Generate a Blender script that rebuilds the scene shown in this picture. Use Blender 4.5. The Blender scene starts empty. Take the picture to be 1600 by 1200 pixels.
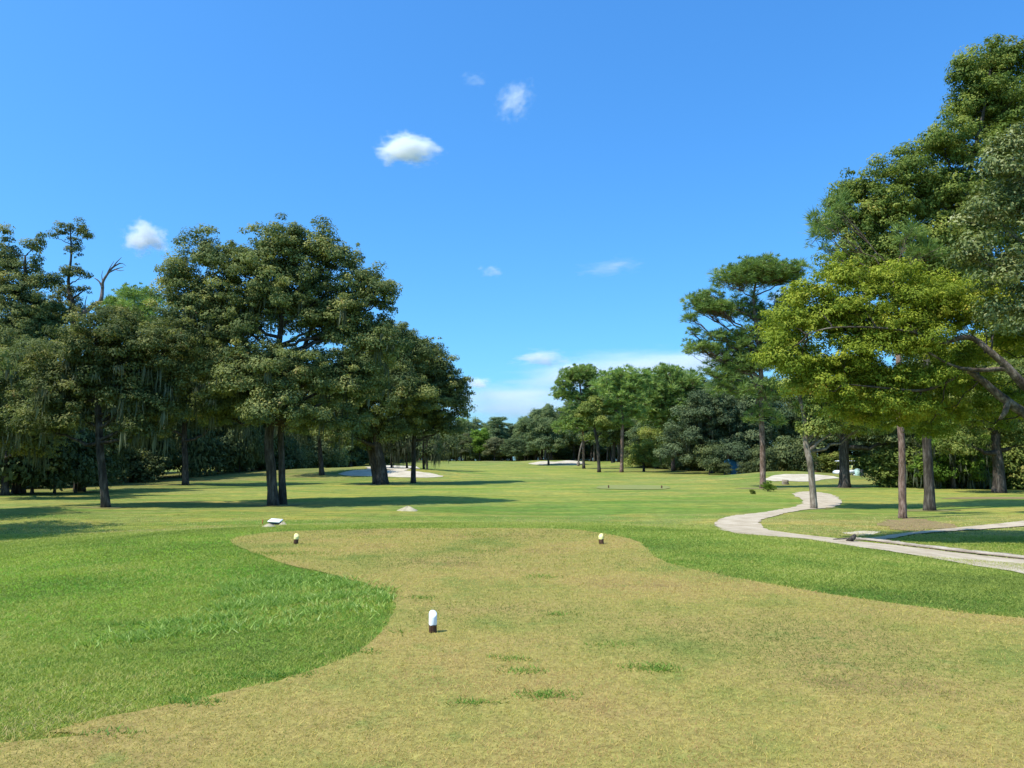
import bpy, math, random
import numpy as np
from mathutils import Vector, Matrix
from mathutils.geometry import delaunay_2d_cdt

R = math.radians
sc = bpy.context.scene
COL = sc.collection
rng = np.random.default_rng(7)

# ------------------------------------------------------------------ camera
FPX = 1202.0
EYE = 1.6
PITCH = math.atan(122.0 / FPX)
cam_d = bpy.data.cameras.new('camera')
cam = bpy.data.objects.new('camera', cam_d)
COL.objects.link(cam)
cam.location = (0, 0, EYE)
cam.rotation_euler = (R(90) + PITCH, 0, 0)
cam_d.sensor_width = 36
cam_d.lens = 36 * FPX / 1600
cam_d.clip_start = 0.1
cam_d.clip_end = 30000
sc.camera = cam
CP, SP = math.cos(PITCH), math.sin(PITCH)


def ray(px, py):
    u = (px - 800) / FPX
    v = -(py - 600) / FPX
    return np.array([u, CP - v * SP, SP + v * CP])


def at(px, py, Y):
    d = ray(px, py)
    return np.array([d[0] * Y / d[1], Y, EYE + d[2] * Y / d[1]])


# ------------------------------------------------------------------ terrain
TEE_PX = [(0, 1165), (75, 1147), (150, 1127), (250, 1107), (350, 1085), (430, 1066), (500, 1045), (545, 1028), (575, 1008),
          (600, 982), (615, 960), (618, 945), (605, 927), (575, 914), (540, 904), (495, 893), (450, 883), (415, 871),
          (385, 860), (362, 849), (366, 842), (385, 837), (430, 832), (500, 829), (560, 827), (700, 826), (800, 826), (880, 827),
          (920, 831), (955, 836), (985, 843), (1003, 850), (1012, 860), (1022, 871), (1060, 885), (1150, 904), (1300, 930),
          (1450, 951), (1600, 967)]


def flat_hit(px, py):
    d = ray(px, py)
    t = -EYE / d[2]
    return (d[0] * t, d[1] * t)


TEE = [flat_hit(*p) for p in TEE_PX] + [(9, 6.6), (16, 4.5), (16, -8), (-8, -8), (-8, 3.0)]
TEE = np.array(TEE)


def inside_poly(P, poly):
    x, y = P[:, 0], P[:, 1]
    c = np.zeros(len(P), bool)
    n = len(poly)
    for i in range(n):
        x1, y1 = poly[i]
        x2, y2 = poly[(i + 1) % n]
        if y1 == y2:
            continue
        m = ((y1 > y) != (y2 > y)) & (x < (x2 - x1) * (y - y1) / (y2 - y1) + x1)
        c ^= m
    return c


def poly_dist(P, poly):
    d = np.full(len(P), 1e9)
    n = len(poly)
    for i in range(n):
        a = poly[i]
        b = poly[(i + 1) % n]
        ab = b - a
        t = np.clip(((P - a) @ ab) / (ab @ ab), 0, 1)
        q = P - (a + t[:, None] * ab)
        d = np.minimum(d, np.einsum('ij,ij->i', q, q))
    return np.sqrt(d)


def smooth(t):
    t = np.clip(t, 0, 1)
    return t * t * (3 - 2 * t)


RISE_Y = [0, 22, 40, 60, 90, 120, 160, 200, 260, 330, 420, 4000]
RISE_Z = [0, 0, .03, .18, .42, .66, 1.05, 1.6, 2.5, 2.9, 3.0, 3.0]
MOUNDS = [(-15, 92, 1.05, 13, 9), (-20, 126, .9, 12, 9), (11, 196, 1.15, 15, 10), (27, 172, 1.1, 9, 8), (28.5, 79, .95, 8, 6),
          (-34, 95, .5, 16, 10), (6, 62, .12, 10, 5), (-9, 45, .10, 8, 4), (12, 38, -.08, 8, 4), (-14, 31, .08, 7, 3)]


def hgt(P):
    P = np.atleast_2d(np.asarray(P, float))[:, :2]
    X, Y = P[:, 0], P[:, 1]
    far = np.hypot(X, Y - 8) > 45
    d = np.full(len(P), 99.0)
    m = ~far
    if m.any():
        dd = poly_dist(P[m], TEE)
        dd[inside_poly(P[m], TEE)] = 0
        d[m] = dd
    z = -0.6 * smooth(d / 11.0)
    # smooth rise away from the tee
    yy = np.maximum(Y, 0)
    z += (np.interp(yy - 4, RISE_Y, RISE_Z) + np.interp(yy, RISE_Y, RISE_Z) + np.interp(yy + 4, RISE_Y, RISE_Z)) / 3
    for mx, my, a, sx, sy in MOUNDS:
        z += a * np.exp(-((X - mx) / sx) ** 2 - ((Y - my) / sy) ** 2)
    w = smooth((d - 3) / 12.0)
    z += w * (0.05 * np.sin(X * .31 + Y * .13) * np.sin(Y * .23 - X * .07) + .03 * np.sin(X * .7 + 1) * np.sin(Y * .5))
    return z


_YS = np.geomspace(2.5, 900, 5000)


def gp(px, py):
    """ground point seen at a photo pixel"""
    d = ray(px, py)
    P = np.stack([d[0] / d[1] * _YS, _YS], 1)
    zr = EYE + d[2] / d[1] * _YS
    g = zr - hgt(P)
    k = np.argmax(g < 0)
    if not (g < 0).any():
        k = len(_YS) - 1
    if k == 0:
        k = 1
    t = g[k - 1] / (g[k - 1] - g[k] + 1e-12)
    Y = _YS[k - 1] + t * (_YS[k] - _YS[k - 1])
    X = d[0] / d[1] * Y
    return np.array([X, Y, hgt([[X, Y]])[0]])


def hz(x, y):
    return float(hgt([[x, y]])[0])


# ------------------------------------------------------------------ helpers
def lin(r, g, b):
    def f(c):
        c /= 255.0
        return c / 12.92 if c <= .04045 else ((c + .055) / 1.055) ** 2.4
    return (f(r), f(g), f(b), 1.0)


def mesh_np(name, V, F, mat=None, attrs=None, smooth_shade=False, parent=None, colors=None):
    V = np.asarray(V, np.float32)
    if not isinstance(F, list):
        F = [F]
    me = bpy.data.meshes.new(name)
    me.vertices.add(len(V))
    me.vertices.foreach_set('co', V.ravel())
    nl = sum(f.size for f in F)
    nf = sum(len(f) for f in F)
    me.loops.add(nl)
    me.loops.foreach_set('vertex_index', np.concatenate([f.ravel() for f in F]).astype(np.int32))
    me.polygons.add(nf)
    tot = np.concatenate([np.full(len(f), f.shape[1]) for f in F]).astype(np.int32)
    st = np.concatenate([[0], np.cumsum(tot)[:-1]]).astype(np.int32)
    me.polygons.foreach_set('loop_start', st)
    me.polygons.foreach_set('loop_total', tot)
    me.update(calc_edges=True)
    if smooth_shade:
        me.polygons.foreach_set('use_smooth', np.ones(nf, bool))
    if attrs:
        for k, (dom, vals) in attrs.items():
            a = me.attributes.new(k, 'FLOAT', dom)
            a.data.foreach_set('value', np.asarray(vals, np.float32))
    if colors is not None:
        a = me.attributes.new('gcol', 'FLOAT_COLOR', 'POINT')
        a.data.foreach_set('color', np.asarray(colors, np.float32).ravel())
    if mat:
        me.materials.append(mat)
    o = bpy.data.objects.new(name, me)
    COL.objects.link(o)
    if parent:
        o.parent = parent
    return o


def tag(o, label=None, cat=None, group=None, kind=None):
    if label: o['label'] = label
    if cat: o['category'] = cat
    if group: o['group'] = group
    if kind: o['kind'] = kind
    return o


def empty(name, loc, rz=0.0):
    o = bpy.data.objects.new(name, None)
    COL.objects.link(o)
    o.location = loc
    o.rotation_euler = (0, 0, rz)
    o.empty_display_size = .3
    return o


class MB:
    """collects shapes into one mesh"""
    def __init__(self):
        self.V = []; self.F = {3: [], 4: []}; self.n = 0

    def add(self, V, F4=None, F3=None):
        V = np.asarray(V, float)
        if F4 is not None and len(F4): self.F[4].append(np.asarray(F4) + self.n)
        if F3 is not None and len(F3): self.F[3].append(np.asarray(F3) + self.n)
        self.V.append(V); self.n += len(V)

    def tube(self, pts, rad, ns=8, wob=0.0, cap=True, seed=0):
        pts = np.asarray(pts, float); n = len(pts)
        rad = np.asarray(rad, float)
        T = np.gradient(pts, axis=0)
        T /= np.linalg.norm(T, axis=1)[:, None] + 1e-9
        ref = np.array([0, 1.0, 0]) if abs(T[:, 1]).mean() < .8 else np.array([1.0, 0, 0])
        A = np.cross(T, ref); A /= np.linalg.norm(A, axis=1)[:, None] + 1e-9
        B = np.cross(T, A)
        th = np.linspace(0, 2 * np.pi, ns, endpoint=False)
        rr = np.repeat(rad[:, None], ns, 1)
        if wob:
            r2 = np.random.default_rng(seed + 11)
            lob = 1 + wob * (np.sin(th * 3 + r2.random() * 6)[None] * .6 + np.sin(th * 5 + r2.random() * 6)[None] * .4)
            rr = rr * lob * (1 + wob * .7 * r2.standard_normal((n, ns)) * .5)
        V = pts[:, None] + rr[..., None] * (np.cos(th)[None, :, None] * A[:, None] + np.sin(th)[None, :, None] * B[:, None])
        V = V.reshape(-1, 3)
        i = np.arange(n - 1)[:, None] * ns
        j = np.arange(ns)[None]
        q = np.stack([i + j, i + (j + 1) % ns, i + ns + (j + 1) % ns, i + ns + j], -1).reshape(-1, 4)
        F3 = []
        if cap:
            V = np.vstack([V, pts[-1:], pts[:1]])
            e = (n - 1) * ns
            F3 = [(e + k, e + (k + 1) % ns, n * ns) for k in range(ns)] + [((k + 1) % ns, k, n * ns + 1) for k in range(ns)]
        self.add(V, q, F3)

    def box(self, c, s, rz=0.0, bev=0.0):
        """box with chamfered vertical and top edges"""
        hx, hy, h = s[0] / 2, s[1] / 2, s[2] / 2
        b = min(bev, hx * .9, hy * .9, h * .9)
        rings = []
        if b > 0:
            prof = [(-h, b), (-h + b, 0), (h - b, 0), (h, b)]
        else:
            prof = [(-h, 0), (h, 0)]
        for z, ins in prof:
            x, y = hx - ins, hy - ins
            if b > 0:
                k = b * .7
                rings.append([(x - k, -y, z), (x, -y + k, z), (x, y - k, z), (x - k, y, z), (-x + k, y, z), (-x, y - k, z), (-x, -y + k, z), (-x + k, -y, z)])
            else:
                rings.append([(x, -y, z), (x, y, z), (-x, y, z), (-x, -y, z)])
        ns = len(rings[0]); V = np.array(rings).reshape(-1, 3)
        n = len(rings)
        i = np.arange(n - 1)[:, None] * ns; j = np.arange(ns)[None]
        q = np.stack([i + j, i + (j + 1) % ns, i + ns + (j + 1) % ns, i + ns + j], -1).reshape(-1, 4)
        V = np.vstack([V, [[0, 0, prof[-1][0]]], [[0, 0, prof[0][0]]]])
        e = (n - 1) * ns
        F3 = [(e + k, e + (k + 1) % ns, n * ns) for k in range(ns)] + [((k + 1) % ns, k, n * ns + 1) for k in range(ns)]
        cs, sn = math.cos(rz), math.sin(rz)
        V = V @ np.array([[cs, sn, 0], [-sn, cs, 0], [0, 0, 1]]) + np.asarray(c, float)
        self.add(V, q, F3)

    def build(self, name, mat, parent=None, smooth_shade=False):
        F = [np.concatenate(self.F[k]) for k in (4, 3) if self.F[k]]
        return mesh_np(name, np.concatenate(self.V), F, mat, smooth_shade=smooth_shade, parent=parent)


# ------------------------------------------------------------------ materials
class NT:
    def __init__(self, name):
        self.m = bpy.data.materials.new(name); self.m.use_nodes = True
        self.t = self.m.node_tree; self.n = self.t.nodes; self.l = self.t.links
        self.n.clear()
        self.out = self.n.new('ShaderNodeOutputMaterial')

    def node(self, typ, **kw):
        nd = self.n.new(typ)
        for k, v in kw.items():
            if k in nd.inputs: nd.inputs[k].default_value = v
            else: setattr(nd, k, v)
        return nd

    def link(self, a, b): self.l.new(a, b)

    def noise(self, co, scale, detail=4, rough=.6):
        nd = self.node('ShaderNodeTexNoise', Scale=scale, Detail=detail, Roughness=rough)
        if co is not None: self.link(co, nd.inputs['Vector'])
        return nd.outputs['Fac']

    def ramp(self, fac, stops):
        nd = self.node('ShaderNodeValToRGB')
        el = nd.color_ramp.elements
        while len(el) < len(stops): el.new(.5)
        for e, (p, c) in zip(el, stops):
            e.position = p; e.color = c
        self.link(fac, nd.inputs['Fac'])
        return nd.outputs['Color']

    def mix(self, a, b, fac, mode='MIX'):
        nd = self.node('ShaderNodeMix', data_type='RGBA', blend_type=mode)
        if isinstance(fac, (int, float)): nd.inputs[0].default_value = fac
        else: self.link(fac, nd.inputs[0])
        for s, v in ((6, a), (7, b)):
            if isinstance(v, tuple): nd.inputs[s].default_value = v
            else: self.link(v, nd.inputs[s])
        return nd.outputs[2]

    def bump(self, h, strength, dist):
        nd = self.node('ShaderNodeBump', Strength=strength, Distance=dist)
        self.link(h, nd.inputs['Height'])
        return nd.outputs['Normal']

    def principled(self, col, rough=.8, spec=.2, normal=None):
        nd = self.node('ShaderNodeBsdfPrincipled', Roughness=rough)
        nd.inputs['Specular IOR Level'].default_value = spec
        if isinstance(col, tuple): nd.inputs['Base Color'].default_value = col
        else: self.link(col, nd.inputs['Base Color'])
        if normal is not None: self.link(normal, nd.inputs['Normal'])
        return nd.outputs[0]

    def done(self, sh):
        self.link(sh, self.out.inputs['Surface'])
        return self.m


def gr(v):
    return (v, v, v, 1)


def leaf_mat(name, stops, trans=.28, spec=.10, rough=.65):
    t = NT(name)
    a = t.node('ShaderNodeAttribute', attribute_name='tint')
    oi = t.node('ShaderNodeObjectInfo')
    c = t.ramp(a.outputs['Fac'], stops)
    hs = t.node('ShaderNodeHueSaturation')
    mr = t.node('ShaderNodeMapRange')
    mr.inputs['To Min'].default_value = .82; mr.inputs['To Max'].default_value = 1.2
    t.link(oi.outputs['Random'], mr.inputs['Value'])
    t.link(mr.outputs[0], hs.inputs['Value'])
    t.link(c, hs.inputs['Color'])
    c = hs.outputs['Color']
    p = t.principled(c, rough, spec)
    tr = t.node('ShaderNodeBsdfTranslucent')
    c2 = t.mix(c, (1.0, 1.08, .5, 1), .8, 'MULTIPLY')
    t.link(c2, tr.inputs['Color'])
    ms = t.node('ShaderNodeMixShader'); ms.inputs[0].default_value = trans
    t.link(p, ms.inputs[1]); t.link(tr.outputs[0], ms.inputs[2])
    return t.done(ms.outputs[0])


def L(*c):
    return lin(*c)


M = {}
# oak: dull dark olive green with some yellowish and brown sprays
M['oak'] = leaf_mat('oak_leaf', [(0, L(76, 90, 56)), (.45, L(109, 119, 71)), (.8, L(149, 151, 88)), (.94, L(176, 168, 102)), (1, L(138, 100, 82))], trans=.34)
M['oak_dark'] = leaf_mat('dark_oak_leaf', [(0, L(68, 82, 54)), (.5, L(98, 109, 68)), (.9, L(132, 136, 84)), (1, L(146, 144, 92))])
M['yellow'] = leaf_mat('yellow_green_leaf', [(0, L(104, 124, 44)), (.35, L(146, 160, 54)), (.8, L(188, 194, 74)), (.96, L(212, 200, 84)), (1, L(204, 136, 68))], trans=.36)
M['green'] = leaf_mat('mid_green_leaf', [(0, L(86, 102, 50)), (.5, L(122, 134, 64)), (.9, L(162, 164, 84)), (1, L(164, 138, 84))], trans=.32)
M['olive'] = leaf_mat('olive_leaf', [(0, L(84, 104, 52)), (.45, L(122, 138, 64)), (.85, L(164, 170, 84)), (.97, L(184, 176, 94)), (1, L(176, 132, 88))], trans=.32)
M['silver'] = leaf_mat('glossy_grey_leaf', [(0, L(86, 100, 50)), (.5, L(120, 130, 68)), (.85, L(166, 166, 106)), (1, L(208, 204, 164))], trans=.2, spec=.25, rough=.5)
M['pine'] = leaf_mat('pine_needles', [(0, L(98, 120, 68)), (.5, L(132, 154, 84)), (.92, L(168, 182, 102)), (1, L(166, 146, 96))], trans=.3)
M['far'] = leaf_mat('hazed_far_leaf', [(0, L(78, 96, 68)), (.5, L(108, 124, 82)), (.9, L(138, 148, 95)), (1, L(152, 152, 100))])  # leaf colour lightened to paint in the haze of distance
M['greygreen'] = leaf_mat('grey_green_leaf', [(0, L(72, 86, 60)), (.5, L(98, 112, 76)), (1, L(132, 142, 98))])
M['bright'] = leaf_mat('bright_leaf', [(0, L(78, 106, 38)), (.5, L(108, 136, 50)), (1, L(140, 158, 64))], trans=.34)
M['russet'] = leaf_mat('russet_leaf', [(0, L(88, 96, 68)), (.5, L(112, 114, 80)), (1, L(132, 128, 90))])
M['moss'] = leaf_mat('hanging_moss', [(0, L(76, 84, 64)), (.5, L(96, 102, 80)), (1, L(118, 122, 96))], trans=.3, spec=.05)


def bark_mat(name, c0, c1, c2, sxy=9.0, sz=1.6):
    t = NT(name)
    tc = t.node('ShaderNodeTexCoord')
    mp = t.node('ShaderNodeMapping'); mp.inputs['Scale'].default_value = (sxy, sxy, sz)
    t.link(tc.outputs['Object'], mp.inputs['Vector'])
    n1 = t.noise(mp.outputs[0], 1.0, 6, .65)
    n2 = t.noise(tc.outputs['Object'], 1.1, 3)
    c = t.ramp(n1, [(.3, c0), (.5, c1), (.72, c2)])
    c = t.mix(c, t.mix(c, (.55, .55, .5, 1), 1.0, 'MULTIPLY'), t.ramp(n2, [(.4, gr(0)), (.62, gr(1))]))
    return t.done(t.principled(c, .9, .1, t.bump(n1, .9, .06)))


M['bark_oak'] = bark_mat('oak_bark', L(46, 41, 37), L(84, 76, 68), L(128, 119, 108))
M['bark_pine'] = bark_mat('pine_bark', L(66, 52, 46), L(138, 112, 98), L(182, 160, 146), 11, 3.2)
M['bark_pale'] = bark_mat('pale_bark', L(92, 82, 72), L(146, 132, 116), L(190, 178, 160), 10, 2.2)
M['bark_limb'] = bark_mat('lichen_limb_bark', L(54, 46, 40), L(104, 92, 80), L(168, 154, 138), 7, 5)
M['bark_grey'] = bark_mat('grey_dead_wood', L(86, 78, 74), L(134, 122, 114), L(172, 160, 150))


def ground_mat():
    t = NT('mown_grass')
    tc = t.node('ShaderNodeTexCoord'); co = tc.outputs['Object']
    a = t.node('ShaderNodeAttribute', attribute_name='gcol')
    col = a.outputs['Color']
    n0 = t.noise(co, .10, 4, .6)
    n1 = t.noise(co, .45, 5, .65)
    n2 = t.noise(co, 2.2, 5, .7)
    n3 = t.noise(co, 22, 4, .75)
    mp = t.node('ShaderNodeMapping'); mp.inputs['Scale'].default_value = (.12, .6, 1)
    t.link(co, mp.inputs['Vector'])
    n4 = t.noise(mp.outputs[0], 1.0, 4, .6)
    yel = t.mix(col, (1.42, 1.14, 1.0, 1), 1.0, 'MULTIPLY')
    grn = t.mix(col, (.70, .90, .62, 1), 1.0, 'MULTIPLY')
    col = t.mix(col, yel, t.ramp(n1, [(.44, gr(0)), (.62, gr(1))]))
    col = t.mix(col, grn, t.ramp(n4, [(.47, gr(0)), (.6, gr(1))]))
    col = t.mix(col, t.mix(col, (.80, .88, .85, 1), 1.0, 'MULTIPLY'), t.ramp(n0, [(.45, gr(0)), (.6, gr(1))]))
    col = t.mix(col, t.ramp(n2, [(.3, gr(.68)), (.7, gr(1.28))]), 1.0, 'MULTIPLY')
    col = t.mix(col, t.ramp(n3, [(.28, gr(.6)), (.72, gr(1.3))]), 1.0, 'MULTIPLY')
    return t.done(t.principled(col, .9, .08, t.bump(n3, .5, .04)))


M['ground'] = ground_mat()


def tee_mat():
    t = NT('tee_turf')
    tc = t.node('ShaderNodeTexCoord'); co = tc.outputs['Object']
    n1 = t.noise(co, .55, 5, .6)
    n2 = t.noise(co, 2.0, 5, .7)
    n3 = t.noise(co, 30, 5, .75)
    n5 = t.noise(co, 9, 4, .7)
    c = t.ramp(n1, [(.34, L(124, 130, 62)), (.46, L(154, 142, 76)), (.58, L(162, 142, 82)), (.7, L(142, 120, 74))])
    c = t.mix(c, L(116, 132, 64), t.ramp(n2, [(.56, gr(0)), (.72, gr(.75))]))
    c = t.mix(c, t.ramp(n5, [(.3, gr(.8)), (.7, gr(1.16))]), 1.0, 'MULTIPLY')
    c = t.mix(c, t.ramp(n3, [(.28, gr(.55)), (.72, gr(1.3))]), 1.0, 'MULTIPLY')
    return t.done(t.principled(c, .9, .08, t.bump(n3, .5, .03)))


M['tee'] = tee_mat()


def sheet_mat(name, stops, s1=3.0, s2=40.0, bump=.3, rough=.9):
    t = NT(name)
    tc = t.node('ShaderNodeTexCoord'); co = tc.outputs['Object']
    n1 = t.noise(co, s1, 6, .65)
    n2 = t.noise(co, s2, 4, .7)
    c = t.ramp(n1, stops)
    c = t.mix(c, t.ramp(n2, [(.25, gr(.78)), (.75, gr(1.15))]), 1.0, 'MULTIPLY')
    return t.done(t.principled(c, rough, .1, t.bump(n2, bump, .02)))


M['path'] = sheet_mat('worn_path', [(.3, L(158, 140, 114)), (.5, L(186, 169, 143)), (.7, L(200, 184, 158))], 1.6, 25)
M['sand'] = sheet_mat('white_sand', [(.3, L(176, 162, 136)), (.6, L(202, 190, 167))], .8, 20)
M['straw'] = sheet_mat('pine_straw', [(.3, L(118, 108, 66)), (.5, L(142, 120, 84)), (.7, L(132, 126, 76))], 1.6, 30)
M['pile'] = sheet_mat('damp_sand', [(.3, L(150, 138, 110)), (.6, L(182, 170, 138))], 3, 30)
M['kerb'] = sheet_mat('weathered_concrete', [(.3, L(136, 122, 106)), (.55, L(174, 161, 143)), (.75, L(193, 181, 163))], 2, 30)
M['dirt'] = sheet_mat('damp_dirt', [(.3, L(120, 100, 82)), (.6, L(150, 130, 108))], 2, 30)
M['tee_small'] = sheet_mat('dry_turf', [(.3, L(126, 134, 74)), (.6, L(138, 138, 80))], .8, 20)


def plain(name, col, rough=.5, spec=.4, var=.12, scale=6.0):
    t = NT(name)
    tc = t.node('ShaderNodeTexCoord')
    n = t.noise(tc.outputs['Object'], scale, 5, .6)
    c = t.mix(col, t.ramp(n, [(.3, gr(1 - var)), (.7, gr(1 + var * .5))]), 1.0, 'MULTIPLY')
    return t.done(t.principled(c, rough, spec))


M['white'] = plain('white_paint', L(240, 240, 238), .4, .4, .04)
M['cream'] = plain('pale_yellow_paint', L(238, 230, 150), .45, .3, .10, 20)
M['blue'] = plain('blue_siding', L(64, 132, 172), .6)
M['black'] = plain('black_rubber', L(28, 28, 30), .6)
M['dark'] = plain('dark_grey', L(52, 52, 56), .5)
M['roof'] = plain('brown_roof', L(74, 66, 62), .8)
M['curtain'] = plain('white_blind', L(206, 212, 214), .5, .4, .08)
M['glass'] = plain('dark_glass', L(30, 38, 44), .1, .6)
M['log'] = bark_mat('dark_log_bark', L(66, 46, 38), L(112, 82, 66), L(146, 114, 94), 60, 12)
M['orange'] = plain('orange_paint', L(200, 92, 48), .5)
M['palegreen'] = plain('pale_green_plastic', L(170, 196, 180), .5)
M['chip'] = plain('white_flower', L(236, 232, 222), .6)


def grass_mat(name, stops, trans=.3):
    return leaf_mat(name, stops, trans=trans, spec=.15, rough=.55)


M['g_tee'] = grass_mat('tee_grass', [(0, L(86, 106, 42)), (.26, L(134, 143, 66)), (.5, L(176, 162, 82)), (.8, L(202, 177, 102)), (1, L(172, 136, 90))])
M['g_rough'] = grass_mat('rough_grass', [(0, L(98, 114, 52)), (.35, L(143, 154, 70)), (.65, L(171, 177, 82)), (.88, L(186, 178, 100)), (1, L(200, 178, 120))], .35)
M['g_weed'] = grass_mat('weed_blade', [(0, L(96, 130, 52)), (.5, L(134, 164, 68)), (.85, L(176, 198, 98)), (1, L(212, 222, 140))], .4)

# ------------------------------------------------------------------ ground sheet
def axis(lo, hi, fine, step, grow, maxstep):
    a = [0.0]
    x = 0.0; s = step
    while x < hi:
        if x > fine: s = min(s * grow, maxstep)
        x += s; a.append(x)
    b = []
    x = 0.0; s = step
    while x > lo:
        if -x > fine: s = min(s * grow, maxstep)
        x -= s; b.append(x)
    return np.array(b[::-1] + a)


AX = axis(-2500, 2500, 24, .4, 1.05, 120)
AY = np.concatenate([np.arange(-40, -4, 4), axis(0, 2500, 44, .3, 1.035, 100) - 3])
GX, GY = np.meshgrid(AX, AY)
GP = np.stack([GX.ravel(), GY.ravel()], 1)
GZ = hgt(GP)

# local turf colours (differences of the grass, plus tree shade painted in by the side path)
C_FAIR = np.array(L(134, 138, 72)[:3])
gcol = np.tile(C_FAIR, (len(GP), 1))


def zone(px, py, rpx, rpy, col, amt, Y=None):
    """blend a turf colour round the ground point seen at a pixel; radii in metres"""
    global gcol
    c = gp(px, py)
    w = np.exp(-((GP[:, 0] - c[0]) / rpx) ** 2 - ((GP[:, 1] - c[1]) / rpy) ** 2) * amt
    gcol = gcol * (1 - w[:, None]) + w[:, None] * np.array(L(*col)[:3])


zone(750, 735, 40, 45, (149, 150, 70), .8)
zone(800, 760, 16, 12, (141, 148, 66), .7)
zone(620, 800, 9, 4, (133, 134, 63), .8)
zone(1000, 790, 10, 8, (105, 130, 51), .8)
zone(560, 818, 7, 2, (116, 130, 55), .8)
zone(1060, 830, 4, 5, (95, 136, 43), .9)
zone(1250, 900, 6, 4, (101, 128, 50), .9)
zone(1550, 950, 4, 3, (105, 128, 51), .9)
zone(1330, 812, 5, 4, (160, 145, 82), .85)
zone(1500, 800, 8, 6, (149, 145, 73), .8)
zone(1500, 848, 3.6, 3.2, (78, 116, 28), .95)  # tree shade on the grass, painted into the turf as deep green
zone(1420, 775, 14, 10, (151, 150, 73), .8)
zone(100, 900, 6, 6, (105, 143, 44), .95)
zone(450, 950, 3, 3, (94, 134, 42), .95)
zone(250, 1050, 3.5, 3, (99, 128, 48), .95)
zone(250, 850, 8, 5, (109, 150, 44), .9)
zone(60, 820, 10, 5, (133, 136, 63), .7)
zone(320, 786, 6, 2.0, (165, 143, 84), .7)
zone(600, 775, 14, 6, (141, 145, 66), .7)
# litter-strewn floor of the woods
for (cx, cy, rx, ry) in [(-48, 72, 22, 20), (-40, 100, 28, 22), (-75, 60, 40, 30), (60, 105, 34, 30), (50, 70, 14, 14), (38, 140, 20, 26), (75, 60, 30, 30)]:
    w = np.exp(-((GP[:, 0] - cx) / rx) ** 4 - ((GP[:, 1] - cy) / ry) ** 4)[:, None] * .6
    gcol = gcol * (1 - w) + w * np.array(L(112, 104, 66)[:3])
nx, ny = len(AX), len(AY)
i = np.arange(ny - 1)[:, None] * nx; j = np.arange(nx - 1)[None]
GF = np.stack([i + j, i + j + 1, i + nx + j + 1, i + nx + j], -1).reshape(-1, 4)
ground = mesh_np('ground', np.column_stack([GP, GZ]), GF, M['ground'], smooth_shade=True,
                 colors=np.column_stack([gcol, np.ones(len(gcol))]))
tag(ground, 'mown green golf fairway and rough rolling away to the woods', 'grass', kind='structure')


def catmull(pts, n=6, closed=True):
    pts = np.asarray(pts, float); m = len(pts); out = []
    rngk = range(m) if closed else range(m - 1)
    for k in rngk:
        if closed:
            p0, p1, p2, p3 = pts[(k - 1) % m], pts[k], pts[(k + 1) % m], pts[(k + 2) % m]
        else:
            p0, p1, p2, p3 = pts[max(k - 1, 0)], pts[k], pts[k + 1], pts[min(k + 2, m - 1)]
        for t in np.linspace(0, 1, n, endpoint=False):
            out.append(.5 * (2 * p1 + (p2 - p0) * t + (2 * p0 - 5 * p1 + 4 * p2 - p3) * t * t + (3 * p1 - p0 - 3 * p2 + p3) * t ** 3))
    if not closed: out.append(pts[-1])
    return np.array(out)


def sheet(name, poly, mat, off, step, label=None, jit=0.0, curve=4, crown=0.0, seed=1):
    poly = np.asarray(poly, float)
    if curve: poly = catmull(poly, curve)
    r = np.random.default_rng(seed)
    # subdivide long boundary edges
    b = []
    for k in range(len(poly)):
        a, c = poly[k], poly[(k + 1) % len(poly)]
        n = max(1, int(np.linalg.norm(c - a) / step))
        for t in range(n): b.append(a + (c - a) * t / n)
    b = np.array(b)
    if jit: b = b + r.standard_normal(b.shape) * jit
    lo, hi = b.min(0), b.max(0)
    gx, gy = np.meshgrid(np.arange(lo[0], hi[0], step), np.arange(lo[1], hi[1], step))
    g = np.stack([gx.ravel(), gy.ravel()], 1) + r.uniform(-.2, .2, (gx.size, 2)) * step
    g = g[inside_poly(g, b)]
    if len(g): g = g[poly_dist(g, b) > step * .45]
    P = np.vstack([b, g]) if len(g) else b
    E = [(k, (k + 1) % len(b)) for k in range(len(b))]
    v, e, f, *_ = delaunay_2d_cdt([Vector(p) for p in P], E, [], 1, 1e-5)
    v = np.array([tuple(q) for q in v])
    z = hgt(v) + off
    if crown:
        z = z + crown * smooth(poly_dist(v, b) / (step * 3))
    tri = np.array([q for q in f if len(q) == 3])
    # orient up
    A, B, C = v[tri[:, 0]], v[tri[:, 1]], v[tri[:, 2]]
    s = (B[:, 0] - A[:, 0]) * (C[:, 1] - A[:, 1]) - (B[:, 1] - A[:, 1]) * (C[:, 0] - A[:, 0])
    tri[s < 0] = tri[s < 0][:, ::-1]
    o = mesh_np(name, np.column_stack([v, z]), tri, mat, smooth_shade=True)
    tag(o, label, None, kind='structure')
    return o


def gpoly(pts):
    return [gp(*p)[:2] for p in pts]


o = sheet('tee_box', TEE, M['tee'], .012, .5, 'closely mown dry tan turf of the teeing ground', curve=3, jit=.015)

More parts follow.
